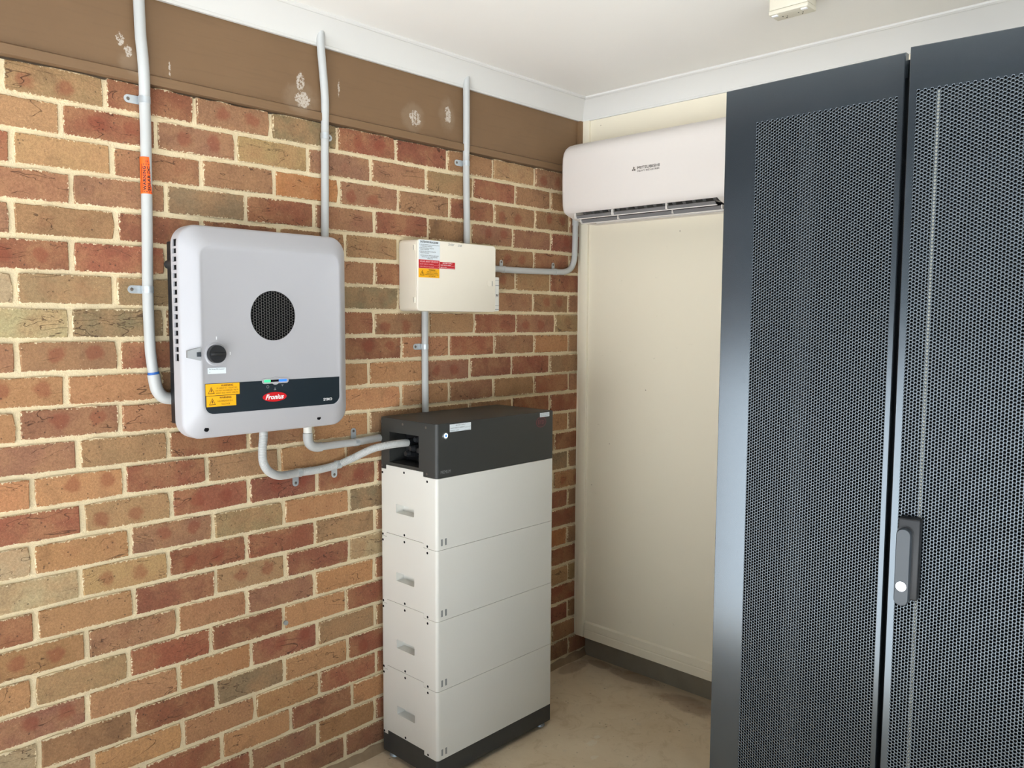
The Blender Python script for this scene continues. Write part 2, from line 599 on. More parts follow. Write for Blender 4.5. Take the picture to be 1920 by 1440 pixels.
def concrete_material():
    m = bpy.data.materials.new('stained_concrete')
    m.use_nodes = True
    k = NT(m)
    co = k.obj()
    c = k.mix(k.noise(co, 3.2, 5, 0.6, 0.5), lin(200, 175, 141), lin(232, 216, 188))
    c = k.mix(k.step(k.noise(co, 9, 5, 0.68, 1.2), 0.5, 0.72, 0, 0.55), c, lin(186, 160, 126))
    c = k.mix(k.step(k.noise(co, 26, 5, 0.7, 0.8), 0.56, 0.8, 0, 0.5), c, lin(168, 145, 115))
    c = k.mix(k.step(k.noise(k.vmath('ADD', co, (5, 2, 0)), 14, 5, 0.7), 0.6, 0.72, 0, 0.45), c, lin(196, 184, 164))
    rust = marks(k, co, [(.16, -.3, .07, .22), (.05, -.05, .14, .06), (.1, -.62, .1, .2), (.16, -.12, .05, .1)], (0, 1), (.25, .6), 9)
    c = k.mix(k.math('MULTIPLY', rust, 0.42), c, lin(122, 84, 58))
    vd = k.math('MULTIPLY', k.step(k.voro(co, 42), 0.10, 0.2, 1, 0), k.step(k.noise(co, 12, 2), 0.55, 0.62))
    c = k.mix(k.math('MULTIPLY', vd, 0.5), c, lin(92, 78, 64))
    wh = marks(k, co, [(-.4075, -.5133, .05, .03), (-.36, -.50, .03, .02), (-.479, -.5809, .035, .02)], (0, 1), (.5, .62), 75)
    c = k.mix(k.math('MULTIPLY', wh, 0.55), c, lin(222, 212, 192))
    k.put(k.bsdf.inputs['Base Color'], c)
    k.bsdf.inputs['Roughness'].default_value = 0.82
    k.bsdf.inputs['Specular IOR Level'].default_value = 0.25
    k.bump(k.noise(co, 60, 5, 0.65), 0.3, 0.003)
    return m


def panel_material(name, col, specks):
    m = bpy.data.materials.new(name)
    m.use_nodes = True
    k = NT(m)
    co = k.obj()
    a = tuple(x * 0.97 for x in col[:3]) + (1,)
    c = k.mix(k.noise(co, 4, 3), a, col)
    if specks:
        vd = k.math('MULTIPLY', k.step(k.voro(co, 16), 0.03, 0.06, 1, 0), k.step(k.noise(co, 7, 1), 0.6, 0.64))
        c = k.mix(k.math('MULTIPLY', vd, 0.6), c, lin(120, 104, 84))
        sc = k.step(k.noise(k.vmath('MULTIPLY', co, (30, 9, 22)), 2.0, 4, 0.7), 0.68, 0.74)
        c = k.mix(k.math('MULTIPLY', sc, 0.25), c, lin(170, 158, 134))
    k.put(k.bsdf.inputs['Base Color'], c)
    k.bsdf.inputs['Roughness'].default_value = 0.5
    k.bsdf.inputs['Specular IOR Level'].default_value = 0.3
    k.bump(k.noise(co, 90, 3), 0.08, 0.001)
    return m


def rack_material():
    m = bpy.data.materials.new('charcoal_powder_coat')
    m.use_nodes = True
    k = NT(m)
    co = k.obj()
    k.put(k.bsdf.inputs['Base Color'], k.mix(k.noise(co, 3, 2), (0.016, 0.020, 0.024, 1), (0.019, 0.023, 0.028, 1)))
    # finger smears change the gloss
    sm = k.step(k.noise(co, 9, 4, 0.65, 1.5), 0.56, 0.76)
    k.put(k.bsdf.inputs['Roughness'], k.math('ADD', 0.20, k.math('MULTIPLY', sm, 0.03)))
    k.bsdf.inputs['Specular IOR Level'].default_value = 1.0
    k.bsdf.inputs['IOR'].default_value = 1.6
    k.bsdf.inputs['Specular Tint'].default_value = (0.80, 0.91, 1.0, 1)
    k.bump(k.noise(co, 700, 2), 0.05, 0.0005)
    return m


M = {}
M['brick'] = brick_material('fired_brick')
M['brick_far'] = brick_material('fired_brick_plain', True)
M['mortar'] = mortar_material()
M['fascia'] = fascia_material()
M['floor'] = concrete_material()
M['ground'] = mat('driveway_concrete', (0.505, 0.53, 0.555, 1), 0.9, grain=0.08, gscale=2, bump=0.2, bscale=40)  # for the added driveway behind the camera
M['ceiling'] = panel_material('white_ceiling_paint', lin(240, 237, 231), False)
M['cornice'] = panel_material('white_cornice_paint', lin(216, 214, 209), False)
M['cream'] = panel_material('cream_panel_paint', lin(236, 227, 205), True)
M['plinth'] = mat('grey_concrete_edge', lin(152, 142, 124), 0.9, grain=0.18, gscale=14, bump=0.4, bscale=70)
M['outside'] = mat('dark_render', (0.07, 0.075, 0.075, 1), 0.9, grain=0.2, gscale=1.5)  # for the dark blockers added behind the camera
M['dirt'] = mat('dirty_mortar', lin(150, 126, 98), 0.95, grain=0.3, gscale=30, bump=0.5, bscale=90)
M['rack'] = rack_material()
M['rack_in'] = mat('black_interior', (0.010, 0.011, 0.012, 1), 0.7, spec=0.2, grain=0.1)
M['conduit'] = mat('grey_pvc', lin(182, 183, 181), 0.42, grain=0.03, gscale=20)
M['zinc'] = mat('zinc_plate', lin(194, 200, 203), 0.34, metal=0.55, grain=0.12, gscale=90)
M['screw'] = mat('screw_steel', lin(120, 112, 104), 0.4, metal=0.7, grain=0.2, gscale=200)
M['inv'] = mat('white_inverter_plastic', lin(176, 175, 178), 0.38, grain=0.015, gscale=8)
M['black'] = mat('black_plastic', (0.012, 0.013, 0.015, 1), 0.45, grain=0.1)
M['hole'] = mat('dark_opening', (0.006, 0.006, 0.007, 1), 0.8, spec=0.1, grain=0.1)
M['wire'] = mat('grille_wire', (0.11, 0.105, 0.10, 1), 0.5, metal=0.3, grain=0.1)
M['navy'] = mat('dark_navy_foil', (0.013, 0.021, 0.028, 1), 0.35, grain=0.05)
M['red'] = mat('red_print', lin(205, 22, 30), 0.45, grain=0.04)
M['white_ink'] = mat('white_print', lin(240, 240, 240), 0.5, grain=0.01)
M['black_ink'] = mat('black_print', lin(28, 28, 30), 0.6, grain=0.05)
M['brown_ink'] = mat('dark_brown_print', lin(74, 48, 14), 0.6, grain=0.05)
M['grey_ink'] = mat('grey_print', lin(138, 140, 140), 0.5, grain=0.02)
M['yellow'] = mat('yellow_sticker', lin(250, 180, 16), 0.5, grain=0.03)
M['label_white'] = mat('white_sticker', lin(226, 234, 238), 0.5, grain=0.02)
M['label_red'] = mat('red_sticker', lin(196, 26, 40), 0.5, grain=0.03)
M['pink_ink'] = mat('pale_print', lin(240, 190, 190), 0.6, grain=0.02)
M['orange'] = mat('orange_sticker', lin(250, 96, 22), 0.5, grain=0.03)
M['blue'] = mat('blue_glue', lin(40, 96, 170), 0.5, grain=0.1)
M['db'] = mat('cream_switchboard_plastic', lin(237, 229, 212), 0.4, grain=0.02, gscale=12)
M['module'] = mat('warm_white_powder_coat', lin(226, 224, 216), 0.42, grain=0.012, gscale=9)
M['head'] = mat('graphite_powder_coat', lin(54, 55, 53), 0.5, grain=0.06, gscale=30, bump=0.05, bscale=600)
M['base'] = mat('graphite_base_coat', lin(60, 61, 60), 0.5, grain=0.15, gscale=24)
M['grey_vent'] = mat('grey_vent', lin(140, 142, 140), 0.5, grain=0.03)
M['logo_dark'] = mat('maroon_badge', lin(70, 46, 48), 0.5, grain=0.05)
M['logo_red'] = mat('dull_red_print', lin(116, 66, 70), 0.5, grain=0.05)
M['ac'] = mat('white_aircon_plastic', lin(219, 212, 206), 0.35, grain=0.01)
M['ac_grey'] = mat('grey_louvre_plastic', lin(118, 116, 116), 0.5, grain=0.08, gscale=40)
M['ac_text'] = mat('grey_brown_print', lin(92, 84, 78), 0.5, grain=0.03)
M['handle'] = mat('handle_grey', lin(60, 66, 72), 0.4, grain=0.04)
M['chrome'] = mat('bright_lock_metal', lin(235, 235, 235), 0.2, metal=0.9, grain=0.03)
M['green_led'] = mat('green_light', (0.05, 0.9, 0.25, 1), 0.5, emit=1.0)
M['blue_led'] = mat('blue_light', (0.03, 0.16, 1.0, 1), 0.5, emit=1.2)
M['white_led'] = mat('white_blue_light', (0.75, 0.88, 1.0, 1), 0.5, emit=1.3)
M['rod'] = mat('rod_zinc', lin(190, 188, 176), 0.5, metal=0.3, grain=0.1)
M['gpo'] = mat('ivory_socket_plastic', lin(212, 206, 188), 0.4, grain=0.02)

# ------------------------------------------------------------------ the setting
CEIL = 2.49
XB = 0.115           # face of the cream wall
XEND = -2.95         # open end of the carport
YR = -3.7

o = bx('floor', XEND, 0.32, YR - .1, 0.12, -0.12, 0.0, M['floor'])
structure(o, 'stained concrete floor slab')
bm = bmesh.new()
bmesh.ops.create_grid(bm, x_segments=2, y_segments=2, size=40, matrix=Matrix.Translation((-42.9, 0, -0.02)))
structure(to_obj('ground', bm, M['ground']), 'sunlit concrete driveway outside')  # added out of view: bounces daylight in and brightens the rack reflections
structure(bx('ceiling', XEND, 0.32, YR - .1, 0.2, CEIL, CEIL + .12, M['ceiling']), 'white painted ceiling')
structure(bx('wall_back', XB, 0.34, YR, 0.0, 0.124, CEIL, M['cream']), 'cream painted panel wall')
structure(bx('wall_front', -31, -30, -40, 40, -0.02, 13.0, M['outside']), 'dark wall across the driveway, opposite the carport')  # added out of view so the rack doors reflect something dark
structure(bx('wall_right', -1.3, 0.32, YR - .1, YR, 0.0, CEIL, M['cream']), 'cream wall on the far side of the carport')  # out of view; stops short so light enters from the side
structure(bx('trim_5', 0.2, 0.34, YR, 0.10, -0.02, 0.125, M['plinth']), 'rough grey concrete edge under the cream wall')
bm = bmesh.new()
prof = [(XB + .001, 0.128), (XB - .012, 0.128), (XB - .012, 0.160), (XB - .008, 0.164), (XB - .010, 0.168), (XB - .010, 0.196), (XB + .001, 0.203)]
loft(bm, [[(p[0], -0.068, p[1]) for p in prof], [(p[0], YR, p[1]) for p in prof]])
structure(to_obj('baseboard_back', bm, M['cream']), 'cream grooved skirting strip')
structure(bx('trim_4', XB - .014, 0.16, -0.062, -0.022, 0.128, 2.41, M['cream'], bev=.003), 'cream corner strip beside the bricks')

# cornices: a shallow cove with a small step at either edge
def cornice(a, b, along, base):
    """profile from the wall (d=0) to the ceiling; along 'x' on the brick side, 'y' on the back wall"""
    pr = [(0, 0.0), (.010, 0.0), (.010, .008)]
    for i in range(7):
        t = i / 6
        pr.append((.012 + .062 * (t ** 1.25), .008 + .062 * (1 - (1 - t) ** 1.15)))
    pr += [(.078, .070), (.084, .074), (.084, .081), (0, .081)]
    return pr


def cornice_obj(name, axis):
    pr = cornice(0, 0, 0, 0)
    z0 = CEIL - .080
    bm = bmesh.new()
    if axis == 'x':
        r0 = [(XEND, -.014 - d, z0 + h) for d, h in pr]
        r1 = [(XB - d, -.014 - d, z0 + h) for d, h in pr]
    else:
        r0 = [(XB - d, -.014 - d, z0 + h) for d, h in pr]
        r1 = [(XB - d, YR, z0 + h) for d, h in pr]
    loft(bm, [r0, r1])
    return to_obj(name, bm, M['cornice'], None, 30)


corn = structure(cornice_obj('trim_2', 'x'), 'white cornice above the brown board')
structure(cornice_obj('trim_3', 'y'), 'white cornice above the cream wall')

structure(bx('trim_6', XEND - .14, -2.60, YR - .1, 0.0, 2.09, CEIL + .12, M['outside']), 'dark roller door housing across the open end')  # added out of view to darken the reflection high on the rack doors
# brown fascia board over the bricks
fas = structure(bx('trim_1', XEND, 0.10, -0.012, 0.06, 2.190, CEIL - .02, M['fascia']), 'brown painted timber board above the bricks')
bm = bmesh.new()
prof = [(.012, 2.183), (-.022, 2.1825), (-.023, 2.206), (-.0118, 2.212), (.012, 2.212)]
loft(bm, [[(XEND, p[0], p[1]) for p in prof], [(0.09, p[0], p[1]) for p in prof]])
to_obj('edge_strip', bm, M['fascia'], fas)
bx('end_post', 0.085, XB, -0.030, -0.005, 2.176, 2.41, M['fascia'], fas, bev=.002)

# ------------------------------------------------------------------ the brick wall
wall = structure(bx('wall_left', XEND, 0.2, 0.007, 0.12, 0.0, 2.1765, M['mortar']), 'brick wall in cream mortar')
PAL = {'R': (147, 92, 69), 'M': (157, 112, 86), 'B': (154, 115, 84), 'T': (168, 134, 96), 'G': (135, 116, 88),
       'O': (186, 124, 78), 'Q': (170, 136, 95), 'A': (178, 131, 91), 'L': (184, 158, 121)}
NV = 14


def brick_outline(rs, hl=0.1146, hh=0.0376, jit=0.0018):
    """front outline of a brick with a worn, uneven arris"""
    pts = []
    nx, nz = 6, 2
    for i in range(nx):
        pts.append((-hl + 2 * hl * i / nx, -hh))
    for i in range(nz):
        pts.append((hl, -hh + 2 * hh * i / nz))
    for i in range(nx):
        pts.append((hl - 2 * hl * i / nx, hh))
    for i in range(nz):
        pts.append((-hl, hh - 2 * hh * i / nz))
    out = []
    for i, p in enumerate(pts):
        cn = i in (0, nx, nx + nz, 2 * nx + nz)
        out.append((p[0] + rs.normal(0, jit) - (np.sign(p[0]) * .0025 if cn else 0), p[1] + rs.normal(0, jit * .8) - (np.sign(p[1]) * .002 if cn else 0)))
    return out


def brick_bm(bm, pts, cx=0, cy=0, cz=0):
    inn = [(p[0] * (1 - .0022 / .1146), p[1] * (1 - .0022 / .0376)) for p in pts]
    loft(bm, [[(cx + p[0], cy - .0, cz + p[1]) for p in inn], [(cx + p[0], cy + .0022, cz + p[1]) for p in pts],
              [(cx + p[0], cy + .03, cz + p[1]) for p in pts]], True, False)


brick_meshes = []
for i in range(NV):
    bm = bmesh.new()
    brick_bm(bm, brick_outline(RNG))
    bmesh.ops.recalc_face_normals(bm, faces=bm.faces)
    me = bpy.data.meshes.new('brick')
    bm.to_mesh(me)
    bm.free()
    me.materials.append(M['brick'])
    brick_meshes.append(me)
far_bm = bmesh.new()
n_b = 0
for row, (X, cols) in enumerate(BRICK_ROWS):
    zc = 2.185 - .086 * (row + .5)
    if row == 24:
        zc += .0
    for i, cde in enumerate(cols.split()):
        x0, x1 = X[i] / 1000 + .0054, X[i + 1] / 1000 - .0054
        if x0 > .19 or x1 < XEND:
            continue
        x0, x1 = max(x0, XEND), min(x1, .199)
        if x1 - x0 < .02:
            continue
        if x1 < -2.30:
            brick_bm(far_bm, [(p[0] * (x1 - x0) / .2292, p[1]) for p in brick_outline(RNG)], (x0 + x1) / 2, float(RNG.normal(0, .0008)), zc)
            continue
        o = bpy.data.objects.new('brick', brick_meshes[int(RNG.integers(NV))])
        COL.objects.link(o)
        o.parent = wall
        o.location = ((x0 + x1) / 2, float(RNG.normal(-.0003, .0010)), zc + float(RNG.normal(0, .0008)))
        o.rotation_euler = (float(RNG.normal(0, .008)), float(RNG.normal(0, .004)), float(RNG.normal(0, .006)))
        flip = -1 if RNG.random() < .5 else 1
        o.scale = ((x1 - x0) / .2292, 1, 1)
        if cde[0] == '?':
            cde = str(RNG.choice(list('RRMMBBTTAAG')))
        c = np.array(PAL[cde[0]], float) * .94 * (1 + RNG.normal(0, .035)) * (1 + RNG.normal(0, .015, 3))
        lc = lin(*np.clip(c, 0, 255))
        o.color = (lc[0], lc[1], lc[2], 1.0 if 's' in cde else (0.25 if RNG.random() < .35 else 0.0))
        n_b += 1
fo = to_obj('brick_rows', far_bm, M['brick_far'], wall)
fo['kind'] = 'stuff'
# mortar bed under the lowest course, slumped unevenly over the slab
bm = bmesh.new()
N = 90
for k_ in range(1):
    r = []
    for i in range(N + 1):
        x = XEND + (0.2 - XEND) * i / N
        d = -.001 - .007 * RNG.random()
        h = .020 + .012 * RNG.random()
        r.append([(x, .02, 0.0), (x, d - .006, 0.0), (x, d, .012), (x, d + .005, h), (x, .02, h + .006)])
    loft(bm, r)
to_obj('mortar_bed', bm, M['dirt'], wall, 60)
# a nylon plug left in one brick
cyl_obj('wall_plug', (-1.357, .003, .579), (0, -1, 0), .0075, .006, M['grey_vent'], wall, 16)

# ------------------------------------------------------------------ conduits on the wall
def saddle(parent, c, axis, side, r, m=None, length=.034, width=.018):
    """one-sided saddle clip around the conduit: strap, foot and screw"""
    m = m or M['zinc']
    A = Vector((0, 0, 1)) if axis == 'z' else Vector((1, 0, 0))
    S = Vector(side)
    c = Vector(c)
    bm = bmesh.new()
    cyl(bm, c - A * width / 2, A, r + .0013, width, 28)
    w = width * .60
    # foot: rounded tongue lying on the wall
    n = 8
    pts = [(r * .6, -w), (r + length - w, -w)]
    for i in range(n + 1):
        a = -math.pi / 2 + math.pi * i / n
        pts.append((r + length - w + w * math.cos(a), w * math.sin(a)))
    pts += [(r * .6, w)]
    f = lambda p, y: Vector((c.x, 0, c.z)) + S * p[0] + A * p[1] + Vector((0, y, 0))
    loft(bm, [[f(p, -.0030) for p in pts], [f(p, -.0050) for p in pts]])
    o = to_obj('saddle_clip', bm, m, parent, 40)
    cyl_obj('screw', f((r + length - w, 0), -.0048), (0, -1, 0), .0048, .0022, M['screw'], o, 14, .0034)
    return o


# left conduit: roof space -> inverter side
t = thing('conduit_pipe', 'grey conduit with orange solar warning sticker, left of the white inverter', 'conduit', (-1.765, 0, 1.33))
R1 = .0142
path = [(-1.778, -.034, 2.47), (-1.7775, -.034, 2.40), (-1.7755, -.034, 2.30), (-1.7705, -.032, 2.245), (-1.7660, -.026, 2.19), (-1.7640, -.0195, 2.13),
        (-1.7632, -.018, 2.07), (-1.7645, -.018, 1.95), (-1.767, -.018, 1.80), (-1.7705, -.018, 1.63), (-1.7702, -.018, 1.55),
        (-1.7680, -.018, 1.46), (-1.7600, -.018, 1.385)]
tube_obj('pipe', path, R1, M['conduit'], t, 20)
el = [(-1.7615, -.018, 1.400), (-1.7585, -.018, 1.378), (-1.7530, -.018, 1.356), (-1.742, -.018, 1.340), (-1.730, -.018, 1.3325), (-1.712, -.018, 1.3295)]
tube_obj('elbow', el, R1 + .0026, M['conduit'], t, 20)
tube_obj('glue_ring', [(-1.7622, -.018, 1.4065), (-1.7612, -.018, 1.398)], R1 + .0012, M['blue'], t, 20)
saddle(t, (-1.7643, -.0195, 2.138), 'z', (-1, 0, 0), R1)
saddle(t, (-1.7704, -.018, 1.632), 'z', (-1, 0, 0), R1)
# orange sticker wrapped round the pipe, its words read upward
ZS0, ZS1 = 1.889, 1.9866
xs = -1.7660
st = bmesh.new()
RS = R1 + .0004
arc = [math.radians(a) for a in range(-190, 15, 6)]
rings = [[(xs + RS * math.cos(a), -.018 + RS * math.sin(a), z) for a in arc] for z in (ZS0, ZS1)]
v0 = [st.verts.new(p) for p in rings[0]]
v1 = [st.verts.new(p) for p in rings[1]]
for i in range(len(arc) - 1):
    st.faces.new((v0[i], v0[i + 1], v1[i + 1], v1[i]))
stk = to_obj('sticker', st, M['orange'], t, 60)
bmt = bmesh.new()
flat = Matrix.Identity(4)
# in the flat: u along the pipe (upward), v across; then wrapped
text_bm(bmt, 'WARNING', .0080, .0725, .0016, .0098, flat, .045)
text_bm(bmt, 'SOLAR DC', .0080, .0725, -.0100, -.0018, flat, .045)
for (a, b, c_, d) in ((.0040, .0785, .0122, .0138), (.0040, .0056, -.013, .0138), (.0769, .0785, -.013, .0138)):
    vs = [bmt.verts.new((u, v, 0)) for u, v in ((a, c_), (b, c_), (b, d), (a, d))]
    bmt.faces.new(vs)
text_bm(bmt, '=', .0830, .0880, -.004, .001, flat)
bmesh.ops.subdivide_edges(bmt, edges=[e for e in bmt.edges if e.calc_length() > .008], cuts=3)
for v in bmt.verts:
    u, w_ = v.co.x, v.co.y
    a = math.radians(-106) - w_ / RS          # w_ > 0 lies to the left as seen
    v.co = (xs + (RS + .0003) * math.cos(a), -.018 + (RS + .0003) * math.sin(a), ZS0 + u)
me = bpy.data.meshes.new('lettering')
bmt.to_mesh(me)
bmt.free()
me.materials.append(M['black_ink'])
lo = _link('lettering', me, stk)
lo['kind'] = 'stuff'

# middle conduit: cornice -> behind the inverter
t = thing('conduit_pipe', 'grey conduit dropping from the cornice to the top of the white inverter', 'conduit', (-1.2, 0, 1.80))
tube_obj('pipe', [(-1.2225, -.040, 2.47), (-1.2210, -.036, 2.425), (-1.2180, -.034, 2.39), (-1.2085, -.031, 2.31), (-1.2010, -.026, 2.245), (-1.1975, -.019, 2.165),
                  (-1.199, -.018, 2.08), (-1.2005, -.018, 1.95), (-1.2035, -.018, 1.79)], .0125, M['conduit'], t, 20)
saddle(t, (-1.1985, -.0185, 2.137), 'z', (1, 0, 0), .0125, length=.024)

# third conduit: cornice -> switchboard box
t = thing('conduit_pipe', 'grey conduit dropping from the cornice to the cream switchboard box', 'conduit', (-.575, 0, 1.82))
tube_obj('pipe', [(-.5935, -.036, 2.46), (-.5935, -.034, 2.40), (-.5905, -.031, 2.32), (-.5850, -.025, 2.23), (-.5790, -.0175, 2.15), (-.5765, -.016, 2.05),
                  (-.5745, -.016, 1.93), (-.5745, -.016, 1.82)], .0125, M['conduit'], t, 20)
saddle(t, (-.5792, -.0175, 2.138), 'z', (-1, 0, 0), .0125)

# conduit from switchboard to the air conditioner
t = thing('conduit_pipe', 'grey conduit bending from the switchboard side up to the air conditioner', 'conduit', (-.2, 0, 1.74))
tube_obj('pipe', [(-.490, -.017, 1.7555), (-.35, -.017, 1.7535), (-.20, -.017, 1.7555), (-.045, -.017, 1.7595), (.005, -.017, 1.7625), (.045, -.017, 1.780), (.066, -.017, 1.815),
                  (.0705, -.017, 1.86), (.0725, -.017, 1.95), (.0735, -.019, 2.02)], .0125, M['conduit'], t, 20)
tube_obj('coupling', [(.0728, -.017, 1.965), (.0735, -.019, 2.02)], .0148, M['conduit'], t, 20)
saddle(t, (-.375, -.017, 1.7538), 'x', (0, 0, 1), .0125, M['conduit'], .026, .014)
saddle(t, (-.0585, -.017, 1.759), 'x', (0, 0, 1), .0125, M['conduit'], .026, .014)

# conduit from switchboard down to the battery
t = thing('conduit_pipe', 'grey conduit running from under the switchboard box down behind the battery', 'conduit', (-.781, 0, 1.22))
tube_obj('pipe', [(-.7805, -.0145, 1.60), (-.7812, -.0145, 1.40), (-.7804, -.0145, 1.214)], .0125, M['conduit'], t, 20)
saddle(t, (-.7815, -.0145, 1.456), 'z', (-1, 0, 0), .0125)

# rigid conduit with elbow, inverter -> behind the battery
t = thing('conduit_pipe', 'grey rigid conduit with an elbow under the inverter, leading behind the battery', 'conduit', (-1.2, 0, 1.13))
tube_obj('pipe', [(-1.245, -.0335, 1.1420), (-1.16, -.024, 1.1405), (-1.0906, -.019, 1.1395), (-.9895, -.017, 1.1440)], .0125, M['conduit'], t, 20)
tube_obj('elbow', [(-1.291, -.040, 1.192), (-1.2905, -.040, 1.172), (-1.284, -.039, 1.157), (-1.270, -.037, 1.1465), (-1.252, -.0345, 1.1420), (-1.238, -.033, 1.1415)], .0152, M['conduit'], t, 20)
tube_obj('coupling', [(-1.291, -.040, 1.262), (-1.291, -.040, 1.193)], .0138, M['module'], t, 20, straight=True)
saddle(t, (-1.0905, -.019, 1.1395), 'x', (0, 0, 1), .0125, width=.017)

# flexible corrugated conduit
t = thing('flexible_conduit', 'pale grey corrugated flexible conduit looping from the inverter into the battery socket', 'conduit', (-1.25, 0, 1.05))
fp = [(-1.476, -.10, 1.262), (-1.4795, -.10, 1.205), (-1.4835, -.10, 1.165), (-1.4800, -.098, 1.128), (-1.4610, -.092, 1.100), (-1.4250, -.078, 1.0800), (-1.372, -.045, 1.0690),
      (-1.3155, -.022, 1.0657), (-1.2345, -.020, 1.0653), (-1.1684, -.025, 1.0735), (-1.130, -.05, 1.092), (-1.082, -.098, 1.1240), (-1.035, -.122, 1.1345), (-.998, -.130, 1.1365), (-.958, -.132, 1.1360)]
sp = smooth_path(fp, 40)
# resample evenly for the ribs
acc, step_, pts, last = 0.0, .00115, [sp[0]], sp[0]
for p in sp[1:]:
    d = (p - last).length
    while d >= step_:
        last = last + (p - last) * (step_ / d)
        pts.append(last)
        d = (p - last).length
bm = bmesh.new()
tube(bm, pts, lambda s: .0124 + .00065 * math.sin(2 * math.pi * s / .0046), 18)
to_obj('pipe', bm, M['conduit'], t, 60)
saddle(t, (-1.3155, -.0215, 1.0657), 'x', (0, 0, -1), .0130, width=.018)
saddle(t, (-1.1690, -.0250, 1.0733), 'x', (0, 0, -1), .0130, width=.018)

# ------------------------------------------------------------------ inverter
inv = thing('solar_inverter', 'white wall-mounted solar inverter with round grille and dark lower band', 'inverter', (-1.50, 0, 1.23))
IX0, IX1, IZ0, IZ1 = -1.7570, -1.2400, 1.2310, 1.8010
DXI, DYI = -.0070, -.0120          # the panel parts below are laid out on y = -.2 and set this far out
rings = []
for y, ins, r in ((-.134, .003, .050), (-.137, .0, .052), (-.172, .0, .052), (-.178, .001, .052), (-.183, .004, .052), (-.186, .008, .050)):
    rings.append(wallface(rr(IX0 + ins, IX1 - ins, IZ0 + ins, IZ1 - ins, r, 8), y))
PX0, PX1, PZ0, PZ1 = -1.7100, -1.2745, 1.2950, 1.7480
for t_, y in ((.25, -.1940), (.55, -.2025), (.85, -.2100), (1.0, -.2120)):
    a = lambda p, q: p + (q - p) * t_
    rings.append(wallface(rr(a(IX0 + .008, PX0 + DXI), a(IX1 - .008, PX1 + DXI), a(IZ0 + .008, PZ0), a(IZ1 - .008, PZ1), .050 + (.032 - .050) * t_, 8), y))
rings.append(wallface(rr(PX0 + DXI + .004, PX1 + DXI - .004, PZ0 + .004, PZ1 - .004, .029, 8), -.2125))
rings.append(wallface(rr(PX0 + DXI + .0065, PX1 + DXI - .0065, PZ0 + .0065, PZ1 - .0065, .027, 8), -.2115))
bm = bmesh.new()
loft(bm, rings)
cover = to_obj('front_cover', bm, M['inv'], inv, 25)
FX, FZ, FR = -1.4970, 1.5630, .0695
def _c1(bm):
    cyl(bm, (FX + DXI, -.242, FZ), (0, 1, 0), FR, .06, 64)
slots = []
for i in range(15):
    z = 1.752 - i * (1.752 - 1.4510) / 14
    slots.append(z)
def _c2(bm):
    for i, z in enumerate(slots):
        h = .0065 if 0 < i < 14 else .0095
        box(bm, IX0 - .01, IX0 + .006, -.1690, -.1470, z - h, z + h)
cut(cover, [_c1, _c2])
for i, z in enumerate(slots):
    h = .0062 if 0 < i < 14 else .0092
    bx('vent_slot', IX0 + .0040, IX0 + .0062, -.1688, -.1472, z - h, z + h, M['hole'], inv)
# black chassis with bracket behind the cover
bx('chassis', -1.722, -1.262, -.134, -.030, 1.262, 1.765, M['black'], inv, bev=.004)
bx('mounting_bracket', -1.734, -1.720, -.105, -.060, 1.405, 1.725, M['black'], inv, bev=.004)
cyl_obj('bracket_lug', (-1.732, -.104, 1.700), (0, 1, 0), .012, .04, M['black'], inv, 20)
bx('heat_sink', -1.69, -1.30, -.030, -.001, 1.30, 1.72, M['black'], inv)
# fan opening
bm = bmesh.new()
loft(bm, [wallface(circle(FX, FZ, q, 64), y) for q, y in ((FR - .0002, -.1990), (FR - .0006, -.1990), (FR - .0006, -.1740), (FR - .0002, -.1715))], False, False)
vs_ = [bm.verts.new((p[0], -.1760, p[1])) for p in circle(FX, FZ, FR - .0006, 64)]
bm.faces.new(vs_)
to_obj('fan_housing', bm, M['hole'], inv, 40)
bm = bmesh.new()
P_, wd = .0092, .0011
cells = []
for i in range(-10, 11):
    for j in range(-10, 11):
        cx, cz = FX + i * P_ * .8660, FZ + (j + .5 * (i % 2)) * P_ * .86
        if math.hypot(cx - FX, cz - FZ) > FR + P_ * .2:
            continue
        ro, ri = P_ * .5774, P_ * .5774 - wd * .62
        f = lambda rad: [(cx + rad * math.cos(math.radians(60 * k)), cz + rad * .86 * math.sin(math.radians(60 * k))) for k in range(6)]
        def lim(ps):
            out = []
            for x, z in ps:
                d = math.hypot(x - FX, z - FZ)
                s_ = min(1, (FR - .0003) / d) if d > 0 else 1
                out.append((FX + (x - FX) * s_, FZ + (z - FZ) * s_))
            return out
        O, I = lim(f(ro)), lim(f(ri))
        vo = [bm.verts.new((p[0], -.1998, p[1])) for p in O]
        vi = [bm.verts.new((p[0], -.1998, p[1])) for p in I]
        vb = [bm.verts.new((p[0], -.1980, p[1])) for p in I]
        for k in range(6):
            try:
                bm.faces.new((vo[k], vo[(k + 1) % 6], vi[(k + 1) % 6], vi[k]))
                bm.faces.new((vi[k], vi[(k + 1) % 6], vb[(k + 1) % 6], vb[k]))
            except ValueError:
                pass
bmesh.ops.remove_doubles(bm, verts=bm.verts, dist=.00005)
gr = to_obj('fan_grille', bm, M['wire'], inv)
gr['label'] = 'black hexagonal wire grille'
